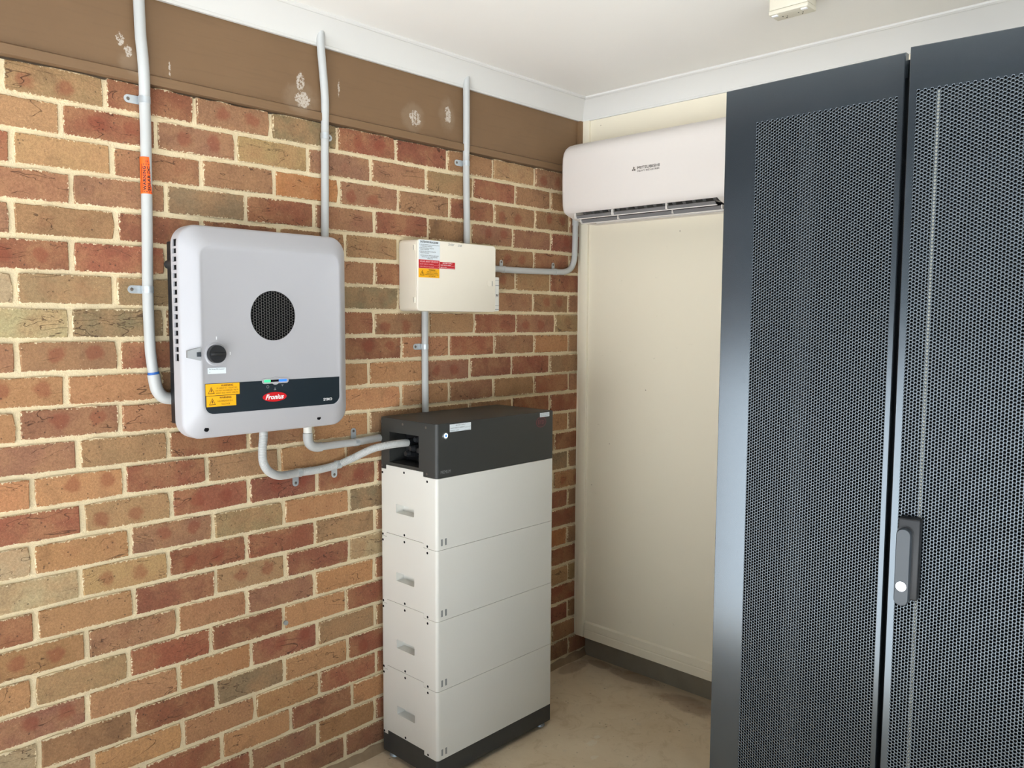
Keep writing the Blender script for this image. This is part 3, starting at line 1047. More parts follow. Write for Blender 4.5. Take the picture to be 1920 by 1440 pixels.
# dark band on the panel, square above, rounded below
BX0, BX1, BZ0, BZ1 = PX0 + .0085, PX1 - .0060, 1.2990, 1.3815
pts = [(BX0, BZ1)]
for cx, cz, a0 in ((BX0 + .024, BZ0 + .024, 180), (BX1 - .024, BZ0 + .024, 270)):
    for i in range(9):
        a = math.radians(a0 + 90 * i / 8)
        pts.append((cx + .024 * math.cos(a), cz + .024 * math.sin(a)))
pts.append((BX1, BZ1))
plate_wall('lower_band', pts, -.1994, -.2002, M['navy'], inv)
lettering('model_name', [('SYMO', -1.3370, -1.3070, 1.3115, 1.3200, .02)], Matrix.Translation((0, -.2003, 0)) @ WALL_M, M['white_ink'], inv)
# red oval maker's badge
bdg = plate_wall('maker_badge', circle(-1.4975, 1.3345, .0375, 40, .36), -.2000, -.2008, M['red'], inv, 40)
lettering('lettering', [('Fronius', -1.5270, -1.4690, 1.3275, 1.3420, .03, .35)], Matrix.Translation((0, -.2009, 0)) @ WALL_M, M['white_ink'], bdg)
# status light bar
pts = rr(-1.5365, -1.4530, 1.3725, 1.3875, .0074, 6)
led = plate_wall('status_light_bar', pts, -.1990, -.2020, M['inv'], inv, 40)
plate_wall('button', circle(-1.4950, 1.3800, .0120, 28, .95), -.1990, -.2018, M['inv'], led, 40)
plate_wall('green_light', rr(-1.5310, -1.5105, 1.3768, 1.3832, .0031, 5), -.2000, -.2026, M['green_led'], led)
plate_wall('dark_lens', [(-1.5105, 1.3770), (-1.4850, 1.3770), (-1.4850, 1.3830), (-1.5105, 1.3830)], -.2000, -.2025, M['hole'], led)
plate_wall('blue_light', rr(-1.4850, -1.4590, 1.3768, 1.3832, .0031, 5), -.2000, -.2026, M['blue_led'], led)
ic = []
ic += ring_poly(circle(-1.5190, 1.3640, .0042, 14), circle(-1.5190, 1.3640, .0030, 14))
ic += [([(-1.4975, 1.3560), (-1.4955, 1.3560), (-1.4955, 1.3605), (-1.4975, 1.3605)],), ([(-1.5000, 1.3535), (-1.4970, 1.3535), (-1.4970, 1.3555), (-1.5000, 1.3555)],),
       ([(-1.4960, 1.3535), (-1.4930, 1.3535), (-1.4930, 1.3555), (-1.4960, 1.3555)],), ([(-1.4770, 1.3685), (-1.4690, 1.3685), (-1.4700, 1.3675), (-1.4760, 1.3675)],),
       ([(-1.4755, 1.3660), (-1.4705, 1.3660), (-1.4730, 1.3625)],)]
lettering('light_symbols', ic, Matrix.Translation((0, -.2003, 0)) @ WALL_M, M['grey_ink'], inv)
# rotary switch with its collar, lock tab and name label
cyl_obj('switch_collar', (-1.6690, -.1985, 1.4600), (0, -1, 0), .0325, .006, M['inv'], inv, 40, .0300)
kb = cyl_obj('switch_knob', (-1.6725, -.2010, 1.4605), (0, -1, 0), .0245, .018, M['black'], inv, 40, .0235)
bx('grip', -1.6925, -1.6525, -.2225, -.2180, 1.4570, 1.4640, M['black'], kb, bev=.0015)
lettering('switch_marks', [([(-1.668, 1.4985), (-1.6655, 1.4985), (-1.6655, 1.5065), (-1.668, 1.5065)],), ([(-1.6300, 1.4570), (-1.6280, 1.4570), (-1.6280, 1.4650), (-1.6300, 1.4650)],)],
          Matrix.Translation((0, -.2001, 0)) @ WALL_M, M['white_ink'], inv)
bm = bmesh.new()
loft(bm, [[(-1.7410, -.1905, 1.4520), (-1.7410, -.1905, 1.4700), (-1.7410, -.180, 1.4700), (-1.7410, -.180, 1.4520)],
          [(-1.7130, -.2045, 1.4435), (-1.7130, -.2045, 1.4790), (-1.7130, -.190, 1.4790), (-1.7130, -.190, 1.4435)]])
lk = to_obj('lock_tab', bm, M['grey_ink'], inv)
bx('latch', -1.7230, -1.7125, -.2062, -.2030, 1.4545, 1.4660, M['handle'], lk)
lb = bx('name_label', -1.6925, -1.6420, -.2006, -.1985, 1.4075, 1.4235, M['label_white'], inv)
lettering('lettering', [('PV Array DC Isolator', -1.689, -1.646, 1.4175, 1.4212), ('4', -1.6885, -1.687, 1.4102, 1.4135, .02)], Matrix.Translation((0, -.2007, 0)) @ WALL_M, M['black_ink'], lb)
# two yellow warning stickers
Mi = Matrix.Translation((0, -.2016, 0)) @ WALL_M
s1 = bx('warning_sticker', -1.7005, -1.6045, -.2015, -.1990, 1.3495, 1.3805, M['yellow'], inv)
lettering('lettering', [('WARNING', -1.6580, -1.6230, 1.3728, 1.3782, .02), ('PV ARRAY D.C. ISOLATORS', -1.6700, -1.6120, 1.3665, 1.3702),
                        ('DO NOT DE-ENERGISE THE PV', -1.6730, -1.6080, 1.3600, 1.3637), ('ARRAY AND ARRAY CABLING', -1.6730, -1.6080, 1.3535, 1.3572)]
          + hazard(-1.6855, 1.3545, .019, .018), Mi, M['brown_ink'], s1)
s2 = bx('warning_sticker', -1.6985, -1.6150, -.2015, -.1990, 1.3195, 1.3480, M['yellow'], inv)
lettering('lettering', [('WARNING', -1.6630, -1.6290, 1.3400, 1.3455, .02), ('HAZARDOUS D.C.', -1.6680, -1.6240, 1.3315, 1.3360), ('VOLTAGE', -1.6580, -1.6330, 1.3230, 1.3275)]
          + hazard(-1.6830, 1.3245, .019, .018), Mi, M['brown_ink'], s2)
for x, z in ((-1.6930, 1.2580), (-1.3440, 1.2600)):
    cyl_obj('cover_screw', (x, -.1760, z), (0, -1, 0), .0062, .0105, M['hole'], inv, 16)

for o in inv.children:
    if o.name.split('.')[0] not in ('front_cover', 'vent_slot', 'chassis', 'mounting_bracket', 'bracket_lug', 'heat_sink'):
        o.location = (DXI, DYI, 0)

# ------------------------------------------------------------------ switchboard box
db = thing('switchboard_box', 'cream plastic switchboard box with white, red and yellow stickers', 'switchboard', (-.70, 0, 1.584))
bm = bmesh.new()
DX0, DX1, DZ0, DZ1 = -.8890, -.5060, 1.5840, 1.8305
loft(bm, [wallface(rr(DX0, DX1, DZ0, DZ1, .012, 5), -.004), wallface(rr(DX0 - .001, DX1 + .001, DZ0 - .001, DZ1 + .001, .012, 5), -.012),
          wallface(rr(DX0 + .001, DX1 - .001, DZ0 + .001, DZ1 - .001, .012, 5), -.094), wallface(rr(DX0 + .003, DX1 - .003, DZ0 + .003, DZ1 - .003, .011, 5), -.0955)])
to_obj('housing', bm, M['db'], db, 40)
bm = bmesh.new()
loft(bm, [wallface(rr(DX0 + .0015, DX1 - .0015, DZ0 + .0015, DZ1 - .0015, .012, 5), -.0965), wallface(rr(DX0, DX1, DZ0, DZ1, .013, 5), -.0985),
          wallface(rr(DX0, DX1, DZ0, DZ1, .013, 5), -.1010), wallface(rr(DX0 + .002, DX1 - .002, DZ0 + .002, DZ1 - .002, .012, 5), -.1030)])
lid = to_obj('lid', bm, M['db'], db, 40)
cyl_obj('finger_notch', (-.5400, -.1026, 1.690), (0, -1, 0), .011, .0012, M['db'], lid, 24)
bx('latch', -.5265, -.5240, -.1040, -.102, 1.681, 1.700, M['grey_vent'], lid)
for z in (1.802, 1.622):
    bx('hinge', DX0 - .0018, DX0 + .002, -.0900, -.0800, z - .010, z + .010, M['db'], db, bev=.0008)
    bx('hinge_slot', DX0 - .0022, DX0 + .002, -.0868, -.0852, z - .008, z + .008, M['grey_vent'], db)
sw = bx('side_switch', DX1 - .002, -.4815, -.098, -.030, 1.5870, 1.7160, M['module'], db, bev=.003)
for z, w in ((1.704, .0006), (1.684, .0012), (1.6085, .0007), (1.594, .0014)):
    bx('seam', -.5050, -.4825, -.0986, -.0970, z - w, z + w, M['grey_vent'], sw)
lettering('lettering', [('PV', -.4990, -.4860, 1.6400, 1.6515, .03)], Matrix.Translation((0, -.0982, 0)) @ WALL_M, M['black_ink'], sw)
Md = Matrix.Translation((0, -.1041, 0)) @ WALL_M
s = bx('procedure_sticker', -.8835, -.7865, -.1040, -.1020, 1.7615, 1.8285, M['label_white'], db)
lettering('lettering', [('SHUTDOWN PROCEDURE', -.8770, -.7950, 1.8185, 1.8255, .03),
                        ('1. TURN OFF THE MAIN SWITCH (INVERTER SUPPLY)', -.8805, -.7895, 1.8105, 1.8138, .012), ('AT INVERTER A.C. ISOLATOR', -.8760, -.8230, 1.8055, 1.8088, .012),
                        ('2. TURN OFF BATTERY D.C. ISOLATOR', -.8805, -.8150, 1.7990, 1.8023, .012), ('FOUND AT THE BATTERY', -.8760, -.8380, 1.7940, 1.7973, .012),
                        ('3. TURN OFF THE PV ARRAY D.C. ISOLATOR', -.8805, -.8070, 1.7875, 1.7908, .012), ('FOUND AT THE INVERTER', -.8760, -.8380, 1.7825, 1.7858, .012),
                        ('WARNING: DO NOT OPEN PLUG AND SOCKET', -.8770, -.7930, 1.7742, 1.7775, .012), ('CONNECTORS OR PV STRING ISOLATORS', -.8710, -.7990, 1.7690, 1.7723, .012),
                        ('UNDER LOAD', -.8450, -.8200, 1.7638, 1.7671, .012)], Md, M['black_ink'], s)
s = bx('array_sticker', -.8830, -.7890, -.1040, -.1020, 1.7320, 1.7608, M['label_red'], db)
lettering('lettering', [('SOLAR ARRAY ON ROOF', -.8780, -.7940, 1.7520, 1.7580, .02), ('SHORT CIRCUIT CURRENT', -.8790, -.8160, 1.7437, 1.7478), (None, -.8150, -.7970, 1.7432, 1.7437),
                        ('A', -.7960, -.7925, 1.7437, 1.7478), ('OPEN CIRCUIT VOLTAGE', -.8790, -.8160, 1.7352, 1.7393), (None, -.8150, -.7970, 1.7347, 1.7352), ('V', -.7960, -.7925, 1.7352, 1.7393)], Md, M['pink_ink'], s)
s = bx('battery_sticker', -.7865, -.7150, -.1040, -.1020, 1.7345, 1.7575, M['label_red'], db)
lettering('lettering', [('BATTERY SUPPLY', -.7740, -.7280, 1.7515, 1.7552, .02), ('SHORT CIRCUIT CURRENT', -.7840, -.7340, 1.7445, 1.7480, .02), (None, -.7330, -.7195, 1.7440, 1.7446),
                        ('A', -.7190, -.7165, 1.7445, 1.7480), ('MAX D.C. VOLTS', -.7840, -.7550, 1.7368, 1.7403, .02), (None, -.7540, -.7195, 1.7364, 1.7370), ('V', -.7190, -.7165, 1.7368, 1.7403)], Md, M['white_ink'], s)
s = bx('warning_sticker', -.8840, -.7895, -.1040, -.1020, 1.7000, 1.7312, M['yellow'], db)
lettering('lettering', [('WARNING', -.8390, -.8090, 1.7240, 1.7290, .02), ('MULTIPLE SUPPLIES', -.8460, -.8010, 1.7190, 1.7225), ('ISOLATE ALL SUPPLIES', -.8480, -.7980, 1.7138, 1.7173, .01),
                        ('BEFORE WORKING ON THIS', -.8540, -.7950, 1.7086, 1.7121, .01), ('SWITCHBOARD', -.8390, -.8080, 1.7032, 1.7067, .01)] + hazard(-.8685, 1.7070, .020, .018), Md, M['brown_ink'], s)
lettering('handwriting', [('Solar', -.7470, -.7170, 1.8170, 1.8260, 0, .3), ('DB', -.7000, -.6810, 1.8165, 1.8235, 0, .3)], Matrix.Translation((0, -.1031, 0)) @ WALL_M, M['grey_vent'], db)

# ------------------------------------------------------------------ battery tower
bat = thing('battery_tower', 'tall stacked home battery with four white modules and graphite top and base', 'battery', (-.70, -.165, 0))
XL, XR, YF, YK = -.987, -.406, -.313, -.015
SEAM = [1.0385, .7995, .5605, .3215, .0830]
TAB = .0150
YA, YB_ = -.2455, -.0485       # the tab between these


def outline(z0, z1, tab_top, notch_bot, g=.0007):
    p = [(YF, z0 + g)]
    if notch_bot:
        p += [(YA - .0004, z0 + g), (YA - .0004, z0 + TAB + g), (YB_ + .0004, z0 + TAB + g), (YB_ + .0004, z0 + g)]
    p += [(YK, z0 + g), (YK, z1 - g)]
    if tab_top:
        p += [(YB_, z1 - g), (YB_, z1 + TAB - g), (YA, z1 + TAB - g), (YA, z1 - g)]
    p += [(YF, z1 - g)]
    return p


def slab(name, z0, z1, tab_top, notch_bot, m, parent):
    bm = bmesh.new()
    pts = outline(z0, z1, tab_top, notch_bot)
    loft(bm, [sideface(pts, XL), sideface(pts, XR)])
    es = [e for e in bm.edges if abs(e.verts[0].co.z - e.verts[1].co.z) > .03 and abs(e.verts[0].co.x - e.verts[1].co.x) < 1e-6
          and (abs(e.verts[0].co.y - YF) < 1e-5 or abs(e.verts[0].co.y - YK) < 1e-5)]
    bmesh.ops.bevel(bm, geom=es, offset=.011, segments=5, affect='EDGES', profile=0.5)
    return to_obj(name, bm, m, parent, 30)


for i in range(4):
    z1, z0 = SEAM[i], SEAM[i + 1]
    md = slab('battery_module', z0, z1, True, True, M['module'], bat)
    zc = z0 + .1085
    def _h(bm, zc=zc):
        box(bm, XL - .01, XL + .034, -.197, -.1005, zc - .0155, zc + .0155, .003)
    cut(md, [_h])
    md['label'] = ['topmost white battery module', 'second white battery module from the top', 'third white battery module from the top', 'lowest white battery module'][i]
    hs = [(-.0272, z0 + .0065), (-.0272, z1 - .0145), (-.146, z0 + TAB + .0080 if i < 4 else 0), (-.146, z1 - .0010), (-.2655, z0 + .0075), (-.2655, z1 - .0145)]
    if i == 0:
        pass
    for y, z in hs:
        cyl_obj('screw_hole', (XL + .002, y, z), (-1, 0, 0), .0042, .0024, M['hole'], md, 14)
    for x in (-.9655, -.9480):
        bx('vent_mark', x - .0036, x + .0036, YF - .0006, YF + .002, z0 + .0145, z0 + .0365, M['grey_vent'], md)
# head unit with its socket recess
hd = slab('control_head', SEAM[0], 1.2150, False, True, M['head'], bat)
def _r(bm):
    box(bm, XL - .02, XL + .075, -.2235, -.0675, 1.0645, 1.1700)
cut(hd, [_r])
bm = bmesh.new()
pts = rr(XL + .001, XR - .001, YF + .001, YK - .001, .010, 4)
pin = rr(XL + .004, XR - .004, YF + .004, YK - .004, .008, 4)
loft(bm, [[(p[0], p[1], 1.2142) for p in pts], [(p[0], p[1], 1.2165) for p in pts], [(p[0], p[1], 1.2180) for p in pin]])
to_obj('top_plate', bm, M['head'], bat, 30)
for y, z in ((-.0235, 1.2005), (-.1405, 1.2020), (-.2600, 1.2020), (-.0250, 1.0480), (-.2640, 1.0490)):
    cyl_obj('screw', (XL + .001, y, z), (-1, 0, 0), .0042, .0018, M['screw'], hd, 14)
bx('socket_plate', XL + .0735, XL + .076, -.2230, -.0680, 1.0650, 1.1695, M['black'], hd)
for y, z, l in ((-.128, 1.1370, .052), (-.160, 1.1205, .060), (-.2020, 1.1175, .060), (-.1335, 1.0985, .058), (-.162, 1.1480, .040)):
    bm = bmesh.new()
    a = (XL + .0745, y, z)
    d = Vector((-1, 0, 0))
    cyl(bm, a, d, .0150, l * .35, 6)
    cyl(bm, Vector(a) + d * l * .35, d, .0128, l * .42, 16)
    cyl(bm, Vector(a) + d * l * .77, d, .0125, l * .23, 16, .0080)
    to_obj('cable_gland', bm, M['black'], hd, 40)
cyl_obj('cable_end', (-.962, -.132, 1.136), (1, 0, 0), .0070, .030, M['head'], hd, 16)
# push button, stickers, badge and words on the long face
pb = cyl_obj('power_button', (-.9505, YF + .002, 1.1775), (0, -1, 0), .0120, .0060, M['chrome'], bat, 32, .0112)
bm = bmesh.new()
loft(bm, [wallface(circle(-.9505, 1.1775, .0082, 24), -.3172), wallface(circle(-.9505, 1.1775, .0080, 24), -.3178)])
to_obj('light_ring', bm, M['white_led'], pb)
cyl_obj('button_core', (-.9505, -.3174, 1.1775), (0, -1, 0), .0040, .0012, M['blue_led'], pb, 20)
Mb = Matrix.Translation((0, YF - .0011, 0)) @ WALL_M
s = bx('supply_sticker', -.9300, -.8350, YF - .0010, YF + .002, 1.1870, 1.2120, M['label_white'], bat)
lettering('lettering', [('BATTERY SUPPLY', -.9040, -.8610, 1.2058, 1.2092), ('SHORT CIRCUIT CURRENT', -.9280, -.8640, 1.1976, 1.2010), (None, -.8630, -.8410, 1.1970, 1.1975), ('A', -.8400, -.8370, 1.1976, 1.2010),
                        ('MAX D.C. VOLTS', -.9280, -.8900, 1.1892, 1.1926), (None, -.8660, -.8410, 1.1886, 1.1891), ('V', -.8400, -.8370, 1.1892, 1.1926)], Mb, M['black_ink'], s)
s = bx('breaker_sticker', -.4850, -.4330, YF - .0010, YF + .002, 1.1985, 1.2140, M['label_white'], bat)
lettering('lettering', [('BATTERY SYSTEM', -.4820, -.4360, 1.2077, 1.2112), ('CIRCUIT BREAKER', -.4820, -.4360, 1.2015, 1.2050)], Mb, M['grey_vent'], s)
bd = plate_wall('maker_badge', circle(-.4790, 1.1805, .0285, 36, .70), YF + .002, YF - .0005, M['logo_dark'], bat, 40)
o1, i1 = circle(-.4790, 1.1805, .0280, 32, .70), circle(-.4790, 1.1805, .0258, 32, .68)
lettering('lettering', ring_poly(o1, i1) + [('BYD', -.4960, -.4620, 1.1730, 1.1880, .02)], Matrix.Translation((0, YF - .0006, 0)) @ WALL_M, M['logo_red'], bd)
lettering('range_name', [('PREMIUM', -.9700, -.9270, 1.0530, 1.0635, .0)], Matrix.Translation((0, YF - .0003, 0)) @ WALL_M, M['grey_ink'], bat)
# base and levelling feet
slab('base', .0190, SEAM[4], True, False, M['base'], bat)
for x in (-.958, -.440):
    for y in (-.283, -.052):
        ft = cyl_obj('levelling_foot', (x, y, 0.0), (0, 0, 1), .021, .008, M['zinc'], bat, 24, .017)
        cyl_obj('stem', (x, y, .007), (0, 0, 1), .008, .014, M['screw'], ft, 12)

# ------------------------------------------------------------------ air conditioner
ac = thing('air_conditioner', 'white split-system air conditioner with open louvres high on the cream wall', 'air conditioner', (XB, -.5, 1.95))
AY0, AY1 = -.0895, -.9250
prof = [(.001, 1.962), (.001, 2.283), (.060, 2.286), (.120, 2.283), (.165, 2.276), (.195, 2.265), (.213, 2.252), (.224, 2.236), (.2295, 2.215), (.2312, 2.185),
        (.2315, 2.12), (.2300, 2.06), (.2275, 2.020), (.2235, 2.003), (.215, 1.991), (.196, 1.982), (.150, 1.970), (.100, 1.962), (.05, 1.960)]
cx_, cz_ = .11, 2.12


def ac_ring(y, ins):
    out = []
    for d, z in prof:
        sx = 1 - ins / .115
        sz = 1 - ins / .160
        out.append((XB - (cx_ + (d - cx_) * sx if d > .01 else .001), y, cz_ + (z - cz_) * sz))
    return out


bm = bmesh.new()
ys = [(AY0 - .018 * (1 - math.cos(a)), .018 * (1 - math.sin(a))) for a in [math.radians(q) for q in (0, 12, 24, 36, 48, 60, 75, 90)]]
loft(bm, [ac_ring(y, i) for y, i in ys] + [ac_ring(AY1 + (AY0 - y), i) for y, i in reversed(ys)])
body = to_obj('casing', bm, M['ac'], ac, 30)
def _o(bm):
    loft(bm, [[(XB - d, y, z) for d, z in ((.212, 1.93), (.2125, 1.9925), (.150, 2.035), (.060, 2.0), (.060, 1.93))] for y in (-.146, -.797)])
cut(body, [_o])
bx('outlet_back', XB - .205, XB - .062, -.797, -.146, 2.0335, 2.0355, M['hole'], ac)
bm = bmesh.new()
loft(bm, [[(XB - d, y, z) for d, z in ((.2105, 1.9935), (.150, 2.034), (.062, 2.0), (.062, 1.968), (.064, 1.968), (.064, 1.999), (.150, 2.031), (.2085, 1.9935))] for y in (-.1465, -.7965)])
to_obj('outlet_lining', bm, M['hole'], ac)
for i in range(15):
    y = -.172 - i * .0425
    bm = bmesh.new()
    loft(bm, [[(XB - d, y + a, z) for d, z in ((.178, 1.994), (.160, 2.010), (.120, 2.002), (.130, 1.985), (.170, 1.986))] for a in (-.007, .007)])
    to_obj('vane', bm, M['ac_grey'], ac)


def flap(name, y0, y1, d0, z0, d1, z1):
    """grey louvre blade with a white lip along its lower edge"""
    bm = bmesh.new()
    tk = .0035
    loft(bm, [[(XB - d0, y, z0), (XB - d0 + tk, y, z0 + .002), (XB - d1 + tk, y, z1 + .002), (XB - d1, y, z1)] for y in (y0, y1)])
    f = to_obj(name, bm, M['ac_grey'], ac)
    bx('lip', XB - d1 - .004, XB - d1 + .003, y1 - .004, y0 + .004, z1 - .0028, z1 + .0006, M['ac'], f, bev=.0008)
    return f


f1 = flap('louvre', -.1440, -.7850, .2060, 1.9790, .1980, 1.9675)
f2 = flap('louvre', -.1640, -.8060, .1900, 1.9630, .1800, 1.9500)
for y in (-.150, -.337, -.585):
    bx('pivot', XB - .2115, XB - .198, y - .0035, y + .0035, 1.968, 1.992, M['ac'], f1, bev=.002)
for y in (-.166, -.352, -.600, -.804):
    bx('pivot', XB - .1925, XB - .178, y - .002, y + .002, 1.952, 1.966, M['ac'], f2, bev=.0008)
# maker's words with three rhombs; text runs along -Y
MX = Matrix.Translation((XB - .2317, 0, 0)) @ SIDE_M
def rhomb(cx, cy, ang, L=.0100, w=.0042):
    a = math.radians(ang)
    ux, uy = math.cos(a), math.sin(a)
    return [(cx, cy), (cx + ux * L / 2 - uy * w, cy + uy * L / 2 + ux * w), (cx + ux * L, cy + uy * L), (cx + ux * L / 2 + uy * w, cy + uy * L / 2 - ux * w)]
lx, lz = .4528, 2.1260
lettering('maker_name', [(rhomb(lx, lz, 90),), (rhomb(lx, lz, 210),), (rhomb(lx, lz, 330),), ('MITSUBISHI', .4690, .5664, 2.1240, 2.1345), ('MITSUBISHI', .4698, .5672, 2.1240, 2.1345), ('MITSUBISHI', .4694, .5668, 2.1243, 2.1348), ('HEAVY INDUSTRIES', .4690, .5670, 2.1140, 2.1205, .02)], MX, M['ac_text'], ac)

# ------------------------------------------------------------------ server rack
rack = thing('server_rack', 'charcoal server rack with two tall perforated mesh doors', 'server rack', (-.5, -1.72, 0))
RX, RY0, RY1, RZ0, RZ1 = -1.0, -1.3247, -2.1150, .045, 2.0727
bm = bmesh.new()
def shell(bm, x0, x1, y0, y1, z0, z1, t):
    box(bm, x0, x1, y0, y1, z0, z1)
shell(bm, RX + .020, -.02, RY0 - .004, RY1 + .004, RZ0 - .01, RZ1 - .006, .02)
bodyo = to_obj('cabinet_frame', bm, [M['rack'], M['rack_in']], rack)
def _in(bm):
    box(bm, RX - .05, -.05, RY0 - .030, RY1 + .030, RZ0 + .03, RZ1 - .040)
cut(bodyo, [_in])
for p in bodyo.data.polygons:
    c = p.center
    if RX + .0205 < c.x < -.03 and RY1 + .02 < c.y < RY0 - .02 and RZ0 + .01 < c.z < RZ1 - .02:
        p.material_index = 1
for y in (RY0 - .06, RY1 + .06):
    for x in (RX + .10, -.10):
        bx('levelling_foot', x - .02, x + .02, y - .02, y + .02, 0.0, RZ0 - .008, M['black'], rack, bev=.004)
for y in (-1.46, -1.98):
    bx('mounting_rail', RX + .13, RX + .16, y - .02, y + .02, .09, 2.02, M['rack_in'], rack)
PIT, HR = .0068, .00232


def perforated(cols, rows):
    """sheet with round holes on a hexagonal grid; local u to the right, w up, origin at the first hole; odd columns sit half a pitch lower"""
    du = PIT * .8660
    ang = np.radians(np.arange(12) * 30.0)
    hexr = PIT / math.sqrt(3)
    o_r = np.where(np.arange(12) % 2 == 0, hexr, hexr * math.cos(math.pi / 6))
    outer = np.stack([o_r * np.cos(ang), o_r * np.sin(ang)], 1)
    inner = np.stack([HR * np.cos(ang), HR * np.sin(ang)], 1)
    C = np.array([(c * du, -(r + .5 * (c % 2)) * PIT) for c in range(cols) for r in range(rows)])
    n = len(C)
    A = np.zeros((n, 36, 3))
    A[:, :12, :2] = C[:, None] + outer
    A[:, 12:24, :2] = C[:, None] + inner
    A[:, 24:, :2] = C[:, None] + inner
    A[:, 24:, 2] = -.0005
    k = np.arange(12)
    kn = (k + 1) % 12
    q = np.concatenate([np.stack([k, kn, 12 + kn, 12 + k], 1), np.stack([12 + k, 12 + kn, 24 + kn, 24 + k], 1)])
    F = (q[None] + (np.arange(n) * 36)[:, None, None]).reshape(-1, 4)
    V = A.reshape(-1, 3)
    # blank half cells closing the saw-tooth at top and bottom
    eV, eF = [], []
    base = len(V)
    for c in range(cols):
        for r in ([-1] if c % 2 else [rows]):
            ctr = np.array((c * du, -(r + .5 * (c % 2)) * PIT))
            i0 = base + len(eV)
            eV += [(ctr[0] + x, ctr[1] + y, 0) for x, y in outer[::2]]
            eF += [(i0, i0 + 1, i0 + 2, i0 + 3), (i0, i0 + 3, i0 + 4, i0 + 5)]
    V = np.concatenate([V, np.array(eV)])
    F = np.concatenate([F, np.array(eF)])
    me = bpy.data.meshes.new('perforated_sheet')
    me.vertices.add(len(V))
    me.vertices.foreach_set('co', V.ravel())
    me.loops.add(F.size)
    me.loops.foreach_set('vertex_index', F.ravel().astype(np.int32))
    me.polygons.add(len(F))
    me.polygons.foreach_set('loop_start', np.arange(0, F.size, 4, dtype=np.int32))
    me.update(calc_edges=True)
    me.validate()
    me.materials.append(M['rack'])
    return me


NC, NR = 51, 279
sheet_mesh = perforated(NC, NR)
SW, SH = (NC - 1) * PIT * .866, (NR - .5) * PIT
ZTOP = 1.9890                      # centre of the first hole row


def door(matrix, u_mesh, width):
    """local: u to the right along the door, w up, v out toward the viewer"""
    z0, z1 = .055 - ZTOP, RZ1 - ZTOP
    a, b = u_mesh - .0031, u_mesh + SW + .0031
    wt, wb = .0031, -SH - .0031
    O = [(0, z0), (width, z0), (width, z1), (0, z1)]
    I = [(a, wb), (b, wb), (b, wt), (a, wt)]
    bm = bmesh.new()
    def ring(pts, v):
        return [bm.verts.new(matrix @ Vector((p[0], p[1], v))) for p in pts]
    bev = .0016
    Ob = [(bev, z0 + bev), (width - bev, z0 + bev), (width - bev, z1 - bev), (bev, z1 - bev)]
    R = [ring(I, -.012), ring(I, .0004), ring(Ob, .0004), ring(O, .0004 - bev), ring(O, -.016), ring(I, -.016)]
    for p, q in zip(R, R[1:]):
        for i in range(4):
            bm.faces.new((p[i], p[(i + 1) % 4], q[(i + 1) % 4], q[i]))
    d = to_obj('door', bm, M['rack'], rack, 30)
    s = bpy.data.objects.new('perforated_sheet', sheet_mesh)
    COL.objects.link(s)
    s.parent = d
    s.matrix_world = matrix @ Matrix.Translation((u_mesh, 0, 0))
    return d


def frame(p0, p1):
    """door frame matrix with u from p0 toward p1 (both (x, y)), w up, v outward"""
    u = Vector((p1[0] - p0[0], p1[1] - p0[1], 0)).normalized()
    w = Vector((0, 0, 1))
    v = u.cross(w)
    return Matrix(((u.x, w.x, v.x, p0[0]), (u.y, w.y, v.y, p0[1]), (u.z, w.z, v.z, ZTOP), (0, 0, 0, 1))), u, v


ML, uL, vL = frame((RX, RY0), (RX - .012, RY0 - .3900))
dl = door(ML, .0795, .3880)
dl['label'] = 'left perforated door with a wide plain edge'
MR, uR, vR = frame((-1.0374, -1.7290), (-1.0, -2.1150))
dr = door(MR, .0165, .3870)
dr['label'] = 'right perforated door, slightly ajar, with the handle'


def local_box(bm, Mx, u0, u1, w0, w1, v0, v1, bev=0.0, seg=3):
    t = bmesh.new()
    box(t, u0, u1, w0, w1, v0, v1, bev, seg)
    me = bpy.data.meshes.new('t')
    t.to_mesh(me)
    t.free()
    me.transform(Mx)
    bm.from_mesh(me)
    bpy.data.meshes.remove(me)


def W2(z):
    return z - ZTOP


# locking rods seen through the holes
for a, b in ((1.165, 1.985), (.10, 1.02)):
    p = [MR @ Vector((.0500, W2(a), -.0075)), MR @ Vector((.0500, W2(b), -.0075))]
    tube_obj('locking_rod', p, .0042, M['rod'], rack, 14, straight=True)
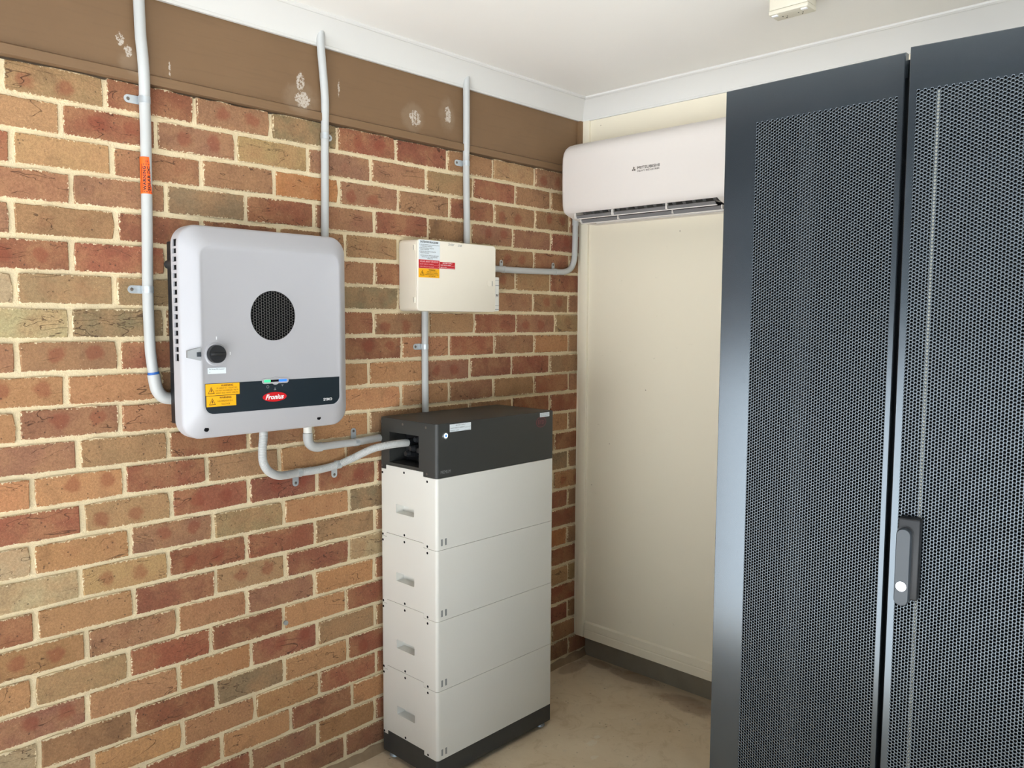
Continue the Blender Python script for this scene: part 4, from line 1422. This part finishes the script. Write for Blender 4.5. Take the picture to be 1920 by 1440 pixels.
# swing handle
HU, HZ0, HZ1 = .0245, 1.0060, 1.1760
bm = bmesh.new()
local_box(bm, MR, HU - .0065, HU + .0330, W2(HZ0 + .010), W2(HZ1), -.004, .0200, .0035)
hdl = to_obj('swing_handle', bm, M['black'], rack, 35)
bm = bmesh.new()
def lev(v):
    return [MR @ Vector((p[0], p[1], v)) for p in rr(HU - .0060, HU + .0205, W2(HZ0), W2(HZ1 - .0180), .0130, 8)]
def lev2(v):
    return [MR @ Vector((p[0], p[1], v)) for p in rr(HU - .0045, HU + .0190, W2(HZ0 + .0015), W2(HZ1 - .0195), .0116, 8)]
loft(bm, [lev(.0195), lev(.0320), lev2(.0345)])
to_obj('lever', bm, M['handle'], hdl, 35)
bm = bmesh.new()
loft(bm, [[MR @ Vector((p[0], p[1], v)) for p in circle(HU + .0070, W2(1.0450), .0095, 28)] for v in (.0330, .0356)])
to_obj('lock_cylinder', bm, M['chrome'], hdl, 35)
bm = bmesh.new()
loft(bm, [[MR @ Vector((p[0], p[1], v)) for p in rr(HU - .0075, HU + .0230, W2(HZ0 + .012), W2(HZ1 - .0150), .0145, 8)] for v in (.0190, .0208)])
to_obj('lever_seat', bm, M['black'], hdl, 35)

# ------------------------------------------------------------------ power point on the ceiling
g = thing('ceiling_power_point', 'ivory double power point on a mounting block under the ceiling', 'power point', (-.39, -1.19, 2.44))
GX0, GX1, GY0, GY1 = -.4225, -.3625, -1.2500, -1.1330
bx('mounting_block', GX0 + .001, GX1 - .001, GY0 + .001, GY1 - .001, 2.4530, CEIL, M['gpo'], g, bev=.002)
bx('face_plate', GX0, GX1, GY0, GY1, 2.4400, 2.4525, M['gpo'], g, bev=.003)
for y in (-1.1480, -1.2350):
    sw = bx('switch', GX0 + .006, GX0 + .017, y - .0085, y + .0085, 2.4365, 2.4405, M['white_ink'], g, bev=.001)
for y in (-1.168, -1.215):
    for dx, dy in ((.030, .006), (.034, -.006), (.044, 0)):
        bx('pin_slot', GX0 + dx, GX0 + dx + .0045, y + dy - .001, y + dy + .001, 2.4393, 2.4405, M['hole'], g)
